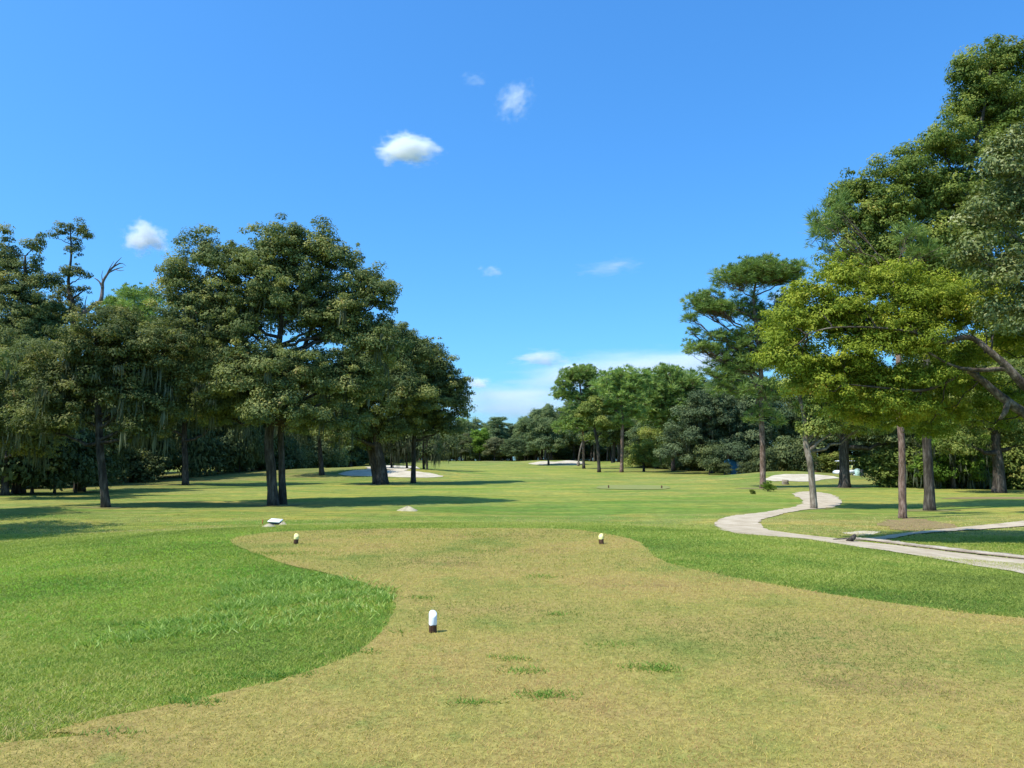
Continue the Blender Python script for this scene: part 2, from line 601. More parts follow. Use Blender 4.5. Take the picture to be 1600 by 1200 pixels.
PATH_PX = [(1700, 911), (1600, 897), (1500, 881), (1400, 864), (1330, 854), (1260, 843), (1180, 837), (1140, 832), (1118, 823), (1122, 814),
           (1150, 806), (1215, 797), (1250, 789), (1254, 781), (1240, 772), (1262, 768), (1296, 772), (1316, 784), (1304, 792),
           (1258, 797), (1212, 806), (1188, 815), (1192, 824), (1215, 831), (1260, 837), (1310, 842), (1345, 847), (1400, 853), (1480, 863), (1560, 872), (1700, 888)]
sheet('cart_path', gpoly(PATH_PX), M['path'], .02, .35, 'pale worn cart path curving through the grass on the right', curve=4, jit=.06, seed=3)
BR_PX = [(1338, 843), (1420, 833), (1500, 825), (1600, 815), (1720, 806), (1720, 817), (1600, 823), (1500, 830), (1420, 837), (1350, 846)]
sheet('side_path', gpoly(BR_PX), M['path'], .028, .35, 'narrow pale path branching off towards the right edge', curve=4, jit=.025, seed=4)
sheet('pine_straw', gpoly([(1372, 820), (1392, 813), (1425, 810), (1470, 815), (1500, 823), (1450, 828), (1400, 828)]), M['straw'], .012, .3,
      'brown pine needle litter round the foot of the pale pine', jit=.16, seed=5)
sheet('bare_ground', gpoly([(1318, 834), (1350, 830), (1376, 832), (1350, 837)]), M['sand'], .012, .25, 'small pale bare patch near the path fork', jit=.05, seed=6)
sheet('bare_strip', gpoly([(1470, 779), (1520, 777), (1600, 777), (1640, 779), (1600, 780), (1520, 780)]), M['straw'], .014, .5,
      'thin bare pale strip in the grass before the right woods', jit=.06, seed=7)
BUNK = [
    ('sand_bunker', [(528, 741), (548, 736), (580, 733.5), (622, 735), (662, 738), (692, 744), (668, 746.5), (612, 745.5), (560, 744)], 'long white sand bunker behind the left oak trunks'),
    ('sand_bunker', [(572, 730.5), (590, 728), (625, 728), (655, 731), (640, 733), (600, 732.5)], 'thin strip of sand bunker above the long one on the left'),
    ('sand_bunker', [(826, 724.5), (845, 721), (868, 721.5), (890, 719.5), (912, 722.5), (908, 726), (880, 727.5), (850, 727)], 'white sand bunker by the far green'),
    ('sand_bunker', [(1196, 748), (1210, 743), (1248, 741), (1290, 743), (1312, 747), (1286, 749), (1270, 752.5), (1230, 752), (1205, 752)], 'bright sand bunker right of the bare trunked pine'),
    ('dry_patch', [(752, 721), (775, 719.5), (792, 720.5), (776, 722)], 'pale dry patch at the end of the fairway'),
]
for k, (n, p, lab) in enumerate(BUNK):
    w = gpoly(p)
    sheet(n, w, M['sand'] if k != 4 else M['tee_small'], .03, .8 if k not in (2, 4) else 2.0, lab, jit=.1, seed=20 + k)
sheet('forward_tee', gpoly([(932, 762), (950, 758.5), (1030, 759), (1046, 762), (1030, 765), (950, 764.5)]), M['tee_small'], .03, .6,
      'small dry forward tee across the fairway', jit=.05, seed=31)

M['litter'] = sheet_mat('leaf_litter', [(.3, L(104, 100, 60)), (.5, L(130, 122, 76)), (.7, L(120, 126, 66))], 2.2, 30)
for k, (px, py, rx, ry) in enumerate([(430, 790, 1.5, 1.1), (165, 793, 1.2, .9), (1453, 798, 1.3, .9), (1272, 795, .9, .7), (1192, 764, 2.0, 1.4), (597, 757, 2.2, 1.4), (1320, 762, 1.8, 1.2)]):
    c_ = gp(px, py)[:2]; rl = np.random.default_rng(70 + k)
    sheet('bare_ground', [c_ + np.array([rx * math.cos(a) * rl.uniform(.6, 1.15), ry * math.sin(a) * rl.uniform(.6, 1.15)]) for a in np.linspace(0, 2 * np.pi, 14, endpoint=False)], M['litter'], .013, .25,
          'thin leaf litter and bare soil round a tree foot', jit=.05, seed=80 + k)

# ------------------------------------------------------------------ tree generator
def unit(v):
    return v / (np.linalg.norm(v, axis=-1, keepdims=True) + 1e-9)


def rand_dir(r, n, zmin=-1.0):
    z = r.uniform(zmin, 1, n)
    a = r.uniform(0, 2 * np.pi, n)
    s = np.sqrt(1 - z * z)
    return np.stack([s * np.cos(a), s * np.sin(a), z], 1)


def puffs_for(r, lobes, pr, cover, inner=.25, zmin=-.75):
    """clump centres spread through and over each lobe"""
    C, Rr, D, LI = [], [], [], []
    for li, (c, rad) in enumerate(lobes):
        c = np.asarray(c, float); rad = np.asarray(rad, float)
        area = 4 * np.pi * (rad[0] * rad[1] + rad[1] * rad[2] + rad[0] * rad[2]) / 3
        n = max(4, int(cover * area / (np.pi * pr * pr)))
        d = rand_dir(r, n, zmin)
        ph = r.uniform(0, 6.28, 6)
        bumpy = 1 + .18 * np.sin(d[:, 0] * 4 + ph[0]) * np.sin(d[:, 2] * 5 + ph[1]) + .14 * np.sin(d[:, 1] * 5 + ph[2]) + .16 * r.standard_normal(n)
        rr = np.where(r.random(n) < inner, r.uniform(.25, .8, n), r.uniform(.8, 1.0, n)) * bumpy
        rr = np.where(r.random(n) < .07, rr * r.uniform(1.02, 1.1, n), rr)
        rr = np.minimum(rr, 1.2)
        C.append(c + d * rad * rr[:, None]); D.append(d)
        Rr.append(pr * np.clip(np.exp(r.standard_normal(n) * .42) * .85, .3, 2.0)); LI.append(np.full(n, li))
    return np.concatenate(C), np.concatenate(Rr), np.concatenate(D), np.concatenate(LI)


def leaf_quads(r, C, Rr, D, lpp, ll, flat=.62, up=.55, aspect=.5):
    n = np.maximum(3, (lpp * Rr * Rr * r.uniform(.6, 1.25, len(Rr)))).astype(int)
    idx = np.repeat(np.arange(len(C)), n)
    N = len(idx)
    u = rand_dir(r, N, -.8)
    rad = Rr[idx] * np.sqrt(r.uniform(.1, 1.15, N))
    P = C[idx] + u * rad[:, None] * np.array([1, 1, flat])
    nrm = unit(u * .85 + np.array([0, 0, up]) + r.standard_normal((N, 3)) * .36 + D[idx] * .3)
    a = unit(np.cross(nrm, r.standard_normal((N, 3))))
    a = unit(a + u * .5 - nrm * (np.einsum('ij,ij->i', u * .5, nrm))[:, None])
    b = np.cross(nrm, a)
    s = ll * r.uniform(.65, 1.35, N)[:, None]
    V = np.empty((N, 4, 3))
    V[:, 0] = P - a * s * .5
    V[:, 1] = P + b * s * aspect * .5 + nrm * s * .08 - a * s * .05
    V[:, 2] = P + a * s * .5 - np.array([0, 0, .12]) * s
    V[:, 3] = P - b * s * aspect * .5 + nrm * s * .08 - a * s * .05
    F = np.arange(N * 4).reshape(N, 4)
    pt = r.random(len(C))
    tint = np.clip(pt[idx] * .7 + r.random(N) * .3, 0, 1)
    return V.reshape(-1, 3), F, tint


def needle_tris(r, C, Rr, D, m, w):
    N = len(C) * m
    idx = np.repeat(np.arange(len(C)), m)
    u = unit(rand_dir(r, N, -.55) + D[idx] * .5 + np.array([0, 0, .25]))
    side = unit(np.cross(u, r.standard_normal((N, 3))))
    ln = Rr[idx] * r.uniform(.7, 1.15, N)
    V = np.empty((N, 3, 3))
    base = C[idx] + u * (ln * .12)[:, None]
    V[:, 0] = base + side * w * .3
    V[:, 1] = base + u * (ln)[:, None] - np.array([0, 0, .06]) * ln[:, None]
    V[:, 2] = base - side * w * .3
    # widen the middle by making a second point
    V4 = np.empty((N, 4, 3))
    V4[:, 0] = base
    V4[:, 1] = base + u * (ln * .5)[:, None] + side * w * .5
    V4[:, 2] = V[:, 1]
    V4[:, 3] = base + u * (ln * .5)[:, None] - side * w * .5
    pt = r.random(len(C))
    tint = np.clip(pt[idx] * .6 + r.random(N) * .4, 0, 1)
    return V4.reshape(-1, 3), np.arange(N * 4).reshape(N, 4), tint


def bez(p0, p1, p2, n):
    t = np.linspace(0, 1, n)[:, None]
    return (1 - t) ** 2 * p0 + 2 * t * (1 - t) * p1 + t * t * p2


def trunk_mesh(r, path, rad, lobes, C, LI, limb_r, twig_every=4, ns=10, flare=1.5, wob=.10, twig_r=.018, joint_lo=.45, hubs=None):
    mb = MB()
    path = np.asarray(path, float); rad = np.asarray(rad, float)
    pp = catmull(path, 6, closed=False)
    tt = np.linspace(0, 1, len(pp))
    rr = np.interp(tt, np.linspace(0, 1, len(rad)), rad)
    zz = pp[:, 2] - pp[0, 2]
    rr = rr * (1 + (flare - 1) * np.exp(-zz / max(rad[0] * 1.6, .05)))
    pp[0, 2] -= .25
    mb.tube(pp, rr, ns, wob, seed=int(r.integers(1e6)))
    ends = []
    for (c, rad_l) in lobes:
        c = np.asarray(c, float)
        dist = np.linalg.norm(pp - c, axis=1)
        want = c[2] - .55 * np.linalg.norm(c[:2] - pp[-1, :2]) - .25 * rad_l[2]
        k = int(np.argmin(abs(pp[:, 2] - want)))
        k = max(k, int(len(pp) * joint_lo))
        p0 = pp[k]
        if hubs is not None:
            p0 = hubs[int(np.argmin(np.linalg.norm(hubs - c, axis=1)))]
        mid = (p0 + c) / 2 + np.array([0, 0, -.12 * np.linalg.norm(c - p0)]) + r.standard_normal(3) * .08 * np.linalg.norm(c - p0)
        q = bez(p0, mid, c, 9)
        q[1:-1] += r.standard_normal((7, 3)) * .02 * np.linalg.norm(c - p0)
        r0 = min(rr[k] * .62, limb_r)
        mb.tube(q, np.linspace(r0, r0 * .28, 9), 6, .05, seed=int(r.integers(1e6)))
        ends.append((q, r0))
    for k in range(0, len(C), twig_every):
        q, r0 = ends[LI[k]]
        s = q[int(r.integers(4, 9))]
        mid = (s + C[k]) / 2 + r.standard_normal(3) * .12 * np.linalg.norm(C[k] - s) - np.array([0, 0, .05])
        g = bez(s, mid, C[k], 5)
        mb.tube(g, np.linspace(max(r0 * .22, twig_r), twig_r * .6, 5), 4, 0, cap=False)
    return mb


def moss_mesh(r, C, Rr, n, lmin, lmax, w):
    k = r.integers(0, len(C), n)
    base = C[k] + np.stack([r.uniform(-1, 1, n) * Rr[k], r.uniform(-1, 1, n) * Rr[k], -Rr[k] * .3], 1)
    m = 7
    idx = np.repeat(np.arange(n), m)
    ln = r.uniform(lmin, lmax, n)[idx] * r.uniform(.4, 1, n * m)
    off = r.standard_normal((n * m, 3)) * np.array([.12, .12, .05])
    b = base[idx] + off
    th = r.uniform(0, np.pi, n * m)
    side = np.stack([np.cos(th), np.sin(th), np.zeros_like(th)], 1) * (w * r.uniform(.6, 1.4, n * m))[:, None]
    V = np.empty((n * m, 4, 3))
    V[:, 0] = b
    V[:, 1] = b - np.array([0, 0, .4]) * ln[:, None] + side * .5
    V[:, 2] = b - np.array([0, 0, 1.0]) * ln[:, None] + off * .5
    V[:, 3] = b - np.array([0, 0, .4]) * ln[:, None] - side * .5
    return V.reshape(-1, 3), np.arange(n * m * 4).reshape(-1, 4), r.random(n * m)


def hero(name, label, cat, base, trunk_px, lobes_px, leaf='oak', bark='bark_oak', pr=.7, cover=1.25, lpp=150, ll=.17,
         style='leaf', Y=None, limb=.16, moss=0, mossl=(.5, 1.4), seed=1, group=None, inner=.25, needles=26, nw=.03, depth=.9,
         twig_every=4, twig_r=.018, flare=1.4, extra_trunks=(), joint_lo=.45, zmin=-.75, flat=.62, hubs=None):
    """a tree traced from the photo: base pixel, trunk pixels (x, y, half width px), lobes (x, y, rx, ry px[, depth offset m])"""
    r = np.random.default_rng(seed)
    if Y is None:
        g = gp(*base)
    else:
        p = at(base[0], base[1], Y); g = np.array([p[0], Y, hz(p[0], Y)])
    Y = g[1]; mpp = Y / FPX * 1.005
    root = empty(name, g)
    tag(root, label, cat, group)
    path = [np.zeros(3)]; rad = [trunk_px[0][2] * mpp * .63]
    for (x, y, hw) in trunk_px[1:]:
        path.append(at(x, y, Y) - g + np.array([0, r.uniform(-.15, .15), 0])); rad.append(hw * mpp * .68)
    lobes = []
    for lb in lobes_px:
        x, y, rx, ry = lb[:4]
        dy = lb[4] if len(lb) > 4 else r.uniform(-.35, .35) * rx * mpp
        c = at(x, y, Y + dy) - g
        lobes.append((c, np.array([rx * mpp, rx * mpp * depth, ry * mpp])))
    C, Rr, D, LI = puffs_for(r, lobes, pr, cover, inner, zmin)
    keep = C[:, 2] > .6
    C, Rr, D, LI = C[keep], Rr[keep], D[keep], LI[keep]
    tb = trunk_mesh(r, path, rad, lobes, C, LI, limb, twig_every, flare=flare, joint_lo=joint_lo, twig_r=twig_r,
                     hubs=None if hubs is None else np.array([at(x, y, Y + dy) - g for (x, y, dy) in hubs]))
    for et in extra_trunks:
        p2 = [at(x, y, Y + .9) - g for (x, y, hw) in et]
        p2[0][2] = hz(*(g[:2] + p2[0][:2])) - g[2]
        q = catmull(p2, 6, closed=False)
        rr = np.interp(np.linspace(0, 1, len(q)), np.linspace(0, 1, len(et)), [hw * mpp * .8 for (_, _, hw) in et])
        rr *= 1 + .5 * np.exp(-(q[:, 2] - q[0, 2]) / .6)
        q[0, 2] -= .25
        tb.tube(q, rr, 10, .1, seed=seed)
    tb.build('trunk', M[bark], root, smooth_shade=True)
    if style == 'leaf':
        V, F, t = leaf_quads(r, C, Rr, D, lpp, ll, flat=flat)
    else:
        V, F, t = needle_tris(r, C, Rr, D, needles, nw)
    mesh_np('crown', V, F, M[leaf], {'tint': ('FACE', t)}, parent=root)
    if moss:
        low = C[:, 2] < np.percentile(C[:, 2], 70)
        V, F, t = moss_mesh(r, C[low], Rr[low], moss, mossl[0], mossl[1], .09)
        mesh_np('moss_clumps', V, F, M['moss'], {'tint': ('FACE', t)}, parent=root)
    return root, g, mpp


# ------------------------------------------------------------------ trees traced one by one
OAK = dict(leaf='oak', pr=.38, lpp=640, ll=.14, cover=1.5, inner=.4, twig_every=30)
hero('oak_tree', 'tall spreading oak on a double trunk, the largest tree left of the fairway', 'tree', (427, 790),
     [(427, 790, 12), (425, 740, 11), (421, 690, 10.5), (424, 640, 9.5), (432, 580, 8), (440, 500, 6), (446, 420, 3)],
     [(430, 385, 50, 40), (385, 420, 42, 45), (480, 395, 48, 45), (530, 410, 36, 42), (560, 440, 38, 36), (592, 470, 28, 36), (320, 400, 46, 36),
      (282, 430, 34, 36), (305, 480, 55, 42), (370, 500, 60, 46), (450, 470, 60, 50), (525, 490, 56, 46), (578, 535, 42, 38), (335, 565, 58, 42),
      (400, 580, 58, 40, -1.5), (470, 590, 66, 40), (540, 590, 48, 38), (425, 640, 50, 26, -2), (365, 635, 38, 26), (492, 655, 40, 26, -1), (610, 455, 14, 12), (430, 470, 105, 85, 1), (430, 590, 110, 58, .5), (335, 500, 66, 66, 1), (530, 500, 66, 72, 1), (280, 540, 40, 50, 1.5), (575, 600, 36, 44, 1), (545, 655, 30, 22), (330, 640, 40, 30, 1)],
     extra_trunks=[[(442, 783, 6.5), (440, 720, 6), (440, 660, 5.5), (460, 590, 5), (490, 500, 3)]], moss=150, limb=.26, seed=2, **OAK)
hero('oak_tree', 'leaning oak with a slim dark trunk in front of the left woods', 'tree', (165, 793),
     [(165, 793, 9.5), (163, 750, 8.5), (157, 700, 8), (152, 650, 7.5), (148, 600, 6), (152, 530, 3.5)],
     [(160, 570, 55, 40), (108, 600, 46, 40), (212, 545, 56, 42), (236, 592, 52, 40), (150, 522, 56, 32), (272, 535, 44, 36), (205, 632, 42, 26),
      (112, 645, 40, 24), (84, 575, 44, 36), (255, 640, 34, 24), (180, 490, 34, 18), (170, 580, 80, 58, 1), (240, 600, 50, 50, 1), (110, 610, 50, 40, 1), (70, 660, 40, 30, 1), (225, 670, 34, 22)], moss=160, limb=.2, seed=3, **OAK)
hero('oak_tree', 'low limbed oak with hanging moss at the left edge of the picture', 'tree', (8, 774),
     [(8, 774, 8), (6, 730, 7), (4, 690, 7), (0, 640, 6), (-4, 580, 4)],
     [(20, 600, 62, 42, -4), (62, 640, 44, 34, -5), (10, 668, 56, 30, -4), (-40, 570, 70, 55), (60, 562, 48, 36, -2), (40, 690, 40, 24, -4), (-50, 640, 60, 45), (10, 530, 60, 34)],
     moss=130, mossl=(.8, 2.0), limb=.22, seed=4, **OAK)
rt, g_, mpp_ = hero('oak_tree', 'thin topped storm broken oak with a bare dead limb against the sky', 'tree', (125, 768),
     [(125, 768, 11), (122, 650, 11), (119, 560, 11), (116, 495, 8), (108, 445, 3.4), (113, 400, 2.2), (110, 355, 1)],
     [(99, 358, 12, 8), (121, 355, 15, 10), (134, 367, 8, 9), (115, 378, 10, 8), (113, 393, 12, 9), (112, 424, 17, 12), (133, 452, 11, 5), (131, 430, 8, 5), (100, 459, 20, 13), (86, 368, 6, 5), (84, 474, 16, 9),
      (92, 492, 34, 20), (58, 505, 30, 16), (121, 482, 9, 18), (100, 530, 44, 24), (75, 478, 18, 12)], limb=.14, seed=5, joint_lo=.5, inner=.1,
     leaf='oak', pr=.27, lpp=620, ll=.14, cover=1.2, twig_every=6)
Yd = g_[1]
mb = MB()
def px_tube(mb, pts, root_loc, Y, mpp, ns=7, wob=.08, seed=0, dyn=.1):
    r = np.random.default_rng(seed)
    P = np.array([at(x, y, Y + (r.uniform(-dyn, dyn) if k else 0)) - root_loc for k, (x, y, w) in enumerate(pts)])
    q = catmull(P, 5, closed=False)
    mb.tube(q, np.interp(np.linspace(0, 1, len(q)), np.linspace(0, 1, len(pts)), [w * mpp for (_, _, w) in pts]), ns, wob, seed=seed)
px_tube(mb, [(118, 502, 5), (130, 490, 4.2), (146, 477, 3.6), (157, 470, 3.2), (160, 452, 2.6), (161, 440, 2.2), (168, 428, 1.8), (176, 418, 1.5), (188, 411, .8)], g_, Yd, mpp_, seed=1)
px_tube(mb, [(160, 450, 2), (155, 440, 1.2), (147, 434, .5)], g_, Yd, mpp_, seed=2)
for k, pts in enumerate([[(170, 426, 1.2), (180, 421, 1), (193, 417, .4)], [(176, 418, 1.1), (182, 410, .8), (190, 402, .3)], [(166, 430, 1), (172, 418, .7), (178, 408, .3)],
                         [(186, 412, .7), (192, 412, .5), (197, 416, .2)], [(134, 486, 1.2), (133, 474, .7), (136, 462, .3)], [(160, 440, .9), (159, 430, .5), (161, 422, .2)],
                         [(180, 421, .8), (188, 423, .5), (194, 422, .2)]]):
    px_tube(mb, pts, g_, Yd, mpp_, 5, 0, seed=10 + k)
mb.build('dead_limb', M['bark_grey'], rt, True)
hero('oak_tree', 'ragged oak with open clumped top at the far left, behind the mossy one', 'tree', (32, 771),
     [(32, 771, 10), (34, 660, 9), (36, 560, 8), (38, 480, 5), (40, 400, 2)],
     [(8, 402, 20, 20), (28, 424, 28, 18), (2, 370, 11, 16), (50, 383, 13, 9), (50, 414, 15, 13), (66, 374, 7, 7), (32, 455, 34, 24), (76, 442, 18, 12), (8, 490, 58, 42),
      (62, 492, 36, 24), (46, 532, 58, 32), (-40, 430, 50, 60)], limb=.18, seed=6, inner=.15, leaf='oak', pr=.38, lpp=560, ll=.16, cover=1.3, twig_every=12)
hero('oak_tree', 'shaded oak on a straight dark trunk behind and left of the double trunked one', 'tree', (290, 758),
     [(290, 758, 7.5), (289, 715, 6.5), (287, 680, 6), (290, 620, 5), (292, 540, 3)],
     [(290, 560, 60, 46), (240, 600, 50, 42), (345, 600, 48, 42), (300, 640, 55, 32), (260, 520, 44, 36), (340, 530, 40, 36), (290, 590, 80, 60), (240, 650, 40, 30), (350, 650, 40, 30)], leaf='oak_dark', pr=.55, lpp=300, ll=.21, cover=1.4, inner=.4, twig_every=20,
     moss=220, mossl=(1, 2.4), limb=.22, seed=7)
hero('pine_tree', 'round topped pine rising behind the left oaks', 'tree', (207, 750),
     [(207, 750, 6), (208, 640, 5), (209, 540, 4), (210, 460, 2)],
     [(212, 462, 36, 14), (182, 476, 22, 12), (238, 474, 20, 12), (205, 486, 46, 12), (222, 505, 44, 14), (190, 520, 36, 14)], style='pine', leaf='pine', bark='bark_pine', pr=.5, cover=2.4,
     needles=34, nw=.07, limb=.14, seed=8, inner=.6, twig_every=6)
hero('oak_tree', 'broad dark oak on a thick flared trunk before the left bunker', 'tree', (597, 757),
     [(597, 757, 13), (595, 730, 10.5), (590, 700, 9.5), (589, 670, 8.5), (600, 620, 7), (602, 560, 4)],
     [(604, 535, 44, 30), (560, 560, 46, 40), (640, 558, 40, 36), (592, 600, 64, 40), (540, 622, 50, 38), (640, 622, 46, 40), (528, 668, 42, 30), (582, 655, 38, 26), (620, 520, 22, 18), (590, 610, 76, 60), (600, 560, 56, 52), (550, 680, 34, 22), (620, 672, 40, 22)],
     extra_trunks=[[(590, 752, 7), (582, 712, 7), (572, 675, 6.5), (560, 620, 4)]], leaf='oak', pr=.52, lpp=330, ll=.2, cover=1.35, inner=.4, twig_every=20, moss=90, mossl=(1, 2), limb=.3, seed=9)
hero('oak_tree', 'slender trunked round crowned oak reaching furthest over the fairway from the left', 'tree', (646, 755),
     [(646, 755, 6), (646, 722, 5.2), (647, 690, 4.8), (652, 650, 4), (665, 590, 2.5)],
     [(660, 556, 34, 32), (640, 540, 24, 22), (686, 590, 30, 28), (700, 620, 32, 32), (660, 630, 42, 36), (690, 656, 28, 20), (724, 606, 13, 22), (724, 640, 12, 18), (684, 615, 46, 56), (650, 665, 34, 22), (700, 668, 24, 18), (655, 590, 36, 40)],
     leaf='oak', pr=.52, lpp=330, ll=.2, cover=1.4, inner=.4, twig_every=20, limb=.2, seed=10)
hero('oak_tree', 'small dark oak in deep shade between the double trunk and the flared trunk', 'tree', (503, 742),
     [(503, 742, 6), (501, 715, 5), (498, 680, 4), (492, 640, 2.5)],
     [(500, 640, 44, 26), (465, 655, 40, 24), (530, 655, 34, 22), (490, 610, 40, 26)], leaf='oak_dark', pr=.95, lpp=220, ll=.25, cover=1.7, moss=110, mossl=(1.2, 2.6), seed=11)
for k, (bx, by, lob, lab) in enumerate([
        (612, 741, [(606, 690, 22, 16), (622, 700, 18, 14), (610, 670, 22, 16)], 'small moss hung oak over the bunker, nearest the flared trunk'),
        (636, 740, [(636, 690, 22, 16), (628, 676, 18, 14)], 'small moss hung oak in the middle of the bunker row'),
        (662, 740, [(664, 688, 20, 16), (676, 700, 15, 12), (660, 670, 20, 16)], 'small moss hung oak behind the slender trunk'),
        (667.5, 733, [(686, 690, 22, 16), (700, 700, 17, 12), (712, 690, 15, 14)], 'small oak with a thin pale stem at the right end of the bunker row')]):
    hero('oak_tree', lab, 'tree', (bx, by), [(bx, by, 2.6), (bx - 1, by - 24, 2.2), (bx, by - 50, 1.6)], lob, Y=(91 if k < 3 else 118), leaf='oak_dark', pr=.9, lpp=170, ll=.26, cover=1.5,
         moss=70, mossl=(1.0, 2.2), seed=20 + k, limb=.12)

# right of the fairway
PINE = dict(style='pine', leaf='pine', bark='bark_pine', inner=.6)
hero('pine_tree', 'tall open pine with flat needle plates and bare trunk right of the fairway', 'tree', (1192, 763),
     [(1192, 763, 7), (1191, 700, 6), (1189, 640, 5.5), (1188, 580, 5), (1183, 520, 4.2), (1178, 465, 3), (1186, 425, 1.6)],
     [(1180, 422, 54, 14), (1146, 436, 32, 14), (1222, 425, 38, 15), (1092, 472, 26, 10), (1122, 482, 32, 11), (1078, 500, 14, 7), (1096, 545, 34, 12), (1124, 526, 26, 10),
      (1160, 532, 30, 24), (1202, 500, 34, 22), (1236, 466, 28, 22), (1160, 572, 36, 14), (1136, 590, 24, 9), (1202, 560, 28, 18), (1104, 583, 13, 7), (1190, 642, 18, 12), (1212, 657, 13, 8),
      (1080, 520, 12, 7), (1200, 548, 50, 42, .5), (1150, 562, 46, 28, .5), (1112, 482, 40, 16, .5), (1185, 432, 58, 22, .5), (1130, 608, 22, 12), (1165, 485, 30, 24, 1), (1215, 530, 30, 30, 1), (1170, 610, 26, 14), (1205, 610, 24, 18), (1235, 500, 30, 36, 1), (1240, 430, 22, 18), (1172, 655, 12, 9), (1110, 460, 20, 8)],
     pr=.40, cover=2.5, needles=34, nw=.042, limb=.17, seed=30, twig_every=2, twig_r=.022, **PINE)
hero('pine_tree', 'straight dark trunked pine, right one of the pair before the far mound', 'tree', (971, 738),
     [(971, 738, 4.4), (972, 700, 3.8), (972, 655, 3.6), (970, 620, 3), (968, 592, 1.6)],
     [(968, 590, 28, 15), (946, 604, 20, 14), (992, 603, 22, 16), (976, 620, 28, 14), (955, 636, 22, 12), (1002, 594, 16, 12), (985, 645, 22, 12), (966, 606, 30, 20), (970, 660, 18, 10)], pr=.55, cover=2.6, needles=30, nw=.10, limb=.2, seed=31, twig_every=4, twig_r=.04, **PINE)
hero('pine_tree', 'shorter slightly leaning pine, left one of the pair before the far mound', 'tree', (936, 738),
     [(936, 738, 4), (934, 700, 3.8), (930, 675, 3.4), (926, 650, 2.2)],
     [(930, 660, 22, 11), (914, 645, 20, 11), (942, 640, 22, 10), (952, 666, 13, 8), (926, 630, 16, 8), (930, 680, 14, 7)], leaf='green', pr=.6, lpp=200, ll=.28, cover=1.5, bark='bark_oak', limb=.2, seed=32)
hero('pine_tree', 'umbrella shaped pine standing highest behind the far pair', 'tree', (912, 730),
     [(912, 730, 3.4), (911, 680, 3), (910, 640, 2.8), (906, 600, 2)],
     [(905, 588, 32, 14), (884, 604, 20, 12), (926, 596, 16, 14), (896, 620, 24, 9), (912, 580, 22, 9), (876, 618, 14, 8), (925, 614, 14, 10), (905, 645, 26, 14), (890, 665, 24, 14), (918, 660, 22, 14)], Y=150, pr=.65, cover=2.6, needles=30, nw=.12, limb=.22, seed=33, twig_every=4, twig_r=.05, **PINE)
hero('oak_tree', 'small dark tree standing alone in front of the far bunker', 'tree', (857, 727),
     [(857, 727, 2.6), (857, 708, 2.2), (856, 680, 1.4)], [(855, 694, 26, 14), (848, 664, 22, 14), (870, 680, 22, 18), (838, 690, 16, 15)], leaf='far', pr=.85, lpp=130, ll=.36, cover=1.4, seed=34, limb=.2)
hero('pine_tree', 'full crowned pine at the corner of the right hand woods', 'tree', (1052, 738),
     [(1052, 738, 4.5), (1050, 690, 4), (1048, 640, 3.6), (1046, 585, 2)],
     [(1042, 588, 38, 18), (1074, 600, 28, 18), (1022, 604, 22, 18), (1032, 626, 40, 20), (1068, 630, 36, 20), (1048, 655, 42, 18), (1094, 617, 20, 18), (1018, 645, 26, 18), (1085, 655, 30, 18), (1045, 620, 46, 34)], Y=128, pr=.7, cover=2.6, needles=30, nw=.12, limb=.2, seed=35, twig_every=5, twig_r=.04, **PINE)
hero('oak_tree', 'grey green oak with low sweeping crown left of the tall open pine', 'tree', (1112, 740),
     [(1112, 740, 6), (1112, 715, 5), (1110, 680, 4), (1112, 640, 2.5)],
     [(1100, 642, 46, 26), (1140, 650, 38, 28), (1080, 680, 46, 28), (1128, 690, 46, 24), (1168, 682, 36, 26), (1062, 706, 32, 15), (1120, 625, 30, 18), (1150, 708, 30, 13, -7)], Y=110, leaf='greygreen', pr=.7, lpp=190, ll=.27, cover=1.4, moss=120, mossl=(1, 2.2), seed=36, limb=.3)
hero('bush', 'light green rounded shrub tree at the foot of the right hand woods', 'bush', (1006, 735),
     [(1006, 735, 3), (1006, 720, 2.4), (1008, 700, 1.4)], [(1004, 704, 22, 14), (1028, 698, 22, 16), (988, 718, 12, 11), (1015, 720, 24, 12), (1020, 680, 16, 10)], Y=124, leaf='green', pr=.75, lpp=170, ll=.28, cover=1.4, seed=37)
hero('pine_tree', 'pine with pale pinkish flaking bark standing in needle litter', 'tree', (1411, 810),
     [(1412, 810, 9), (1410, 760, 8), (1408, 700, 7.3), (1407, 640, 7), (1405, 560, 6), (1402, 490, 4.5), (1392, 430, 2.5)],
     [(1288, 352, 24, 16), (1274, 374, 13, 14), (1308, 326, 18, 16), (1440, 392, 30, 20), (1420, 368, 20, 14), (1275, 345, 14, 10), (1290, 388, 14, 8)],
     pr=.34, cover=2.6, needles=34, nw=.026, limb=.045, seed=38, twig_every=2, twig_r=.014, flare=1.3, **PINE)
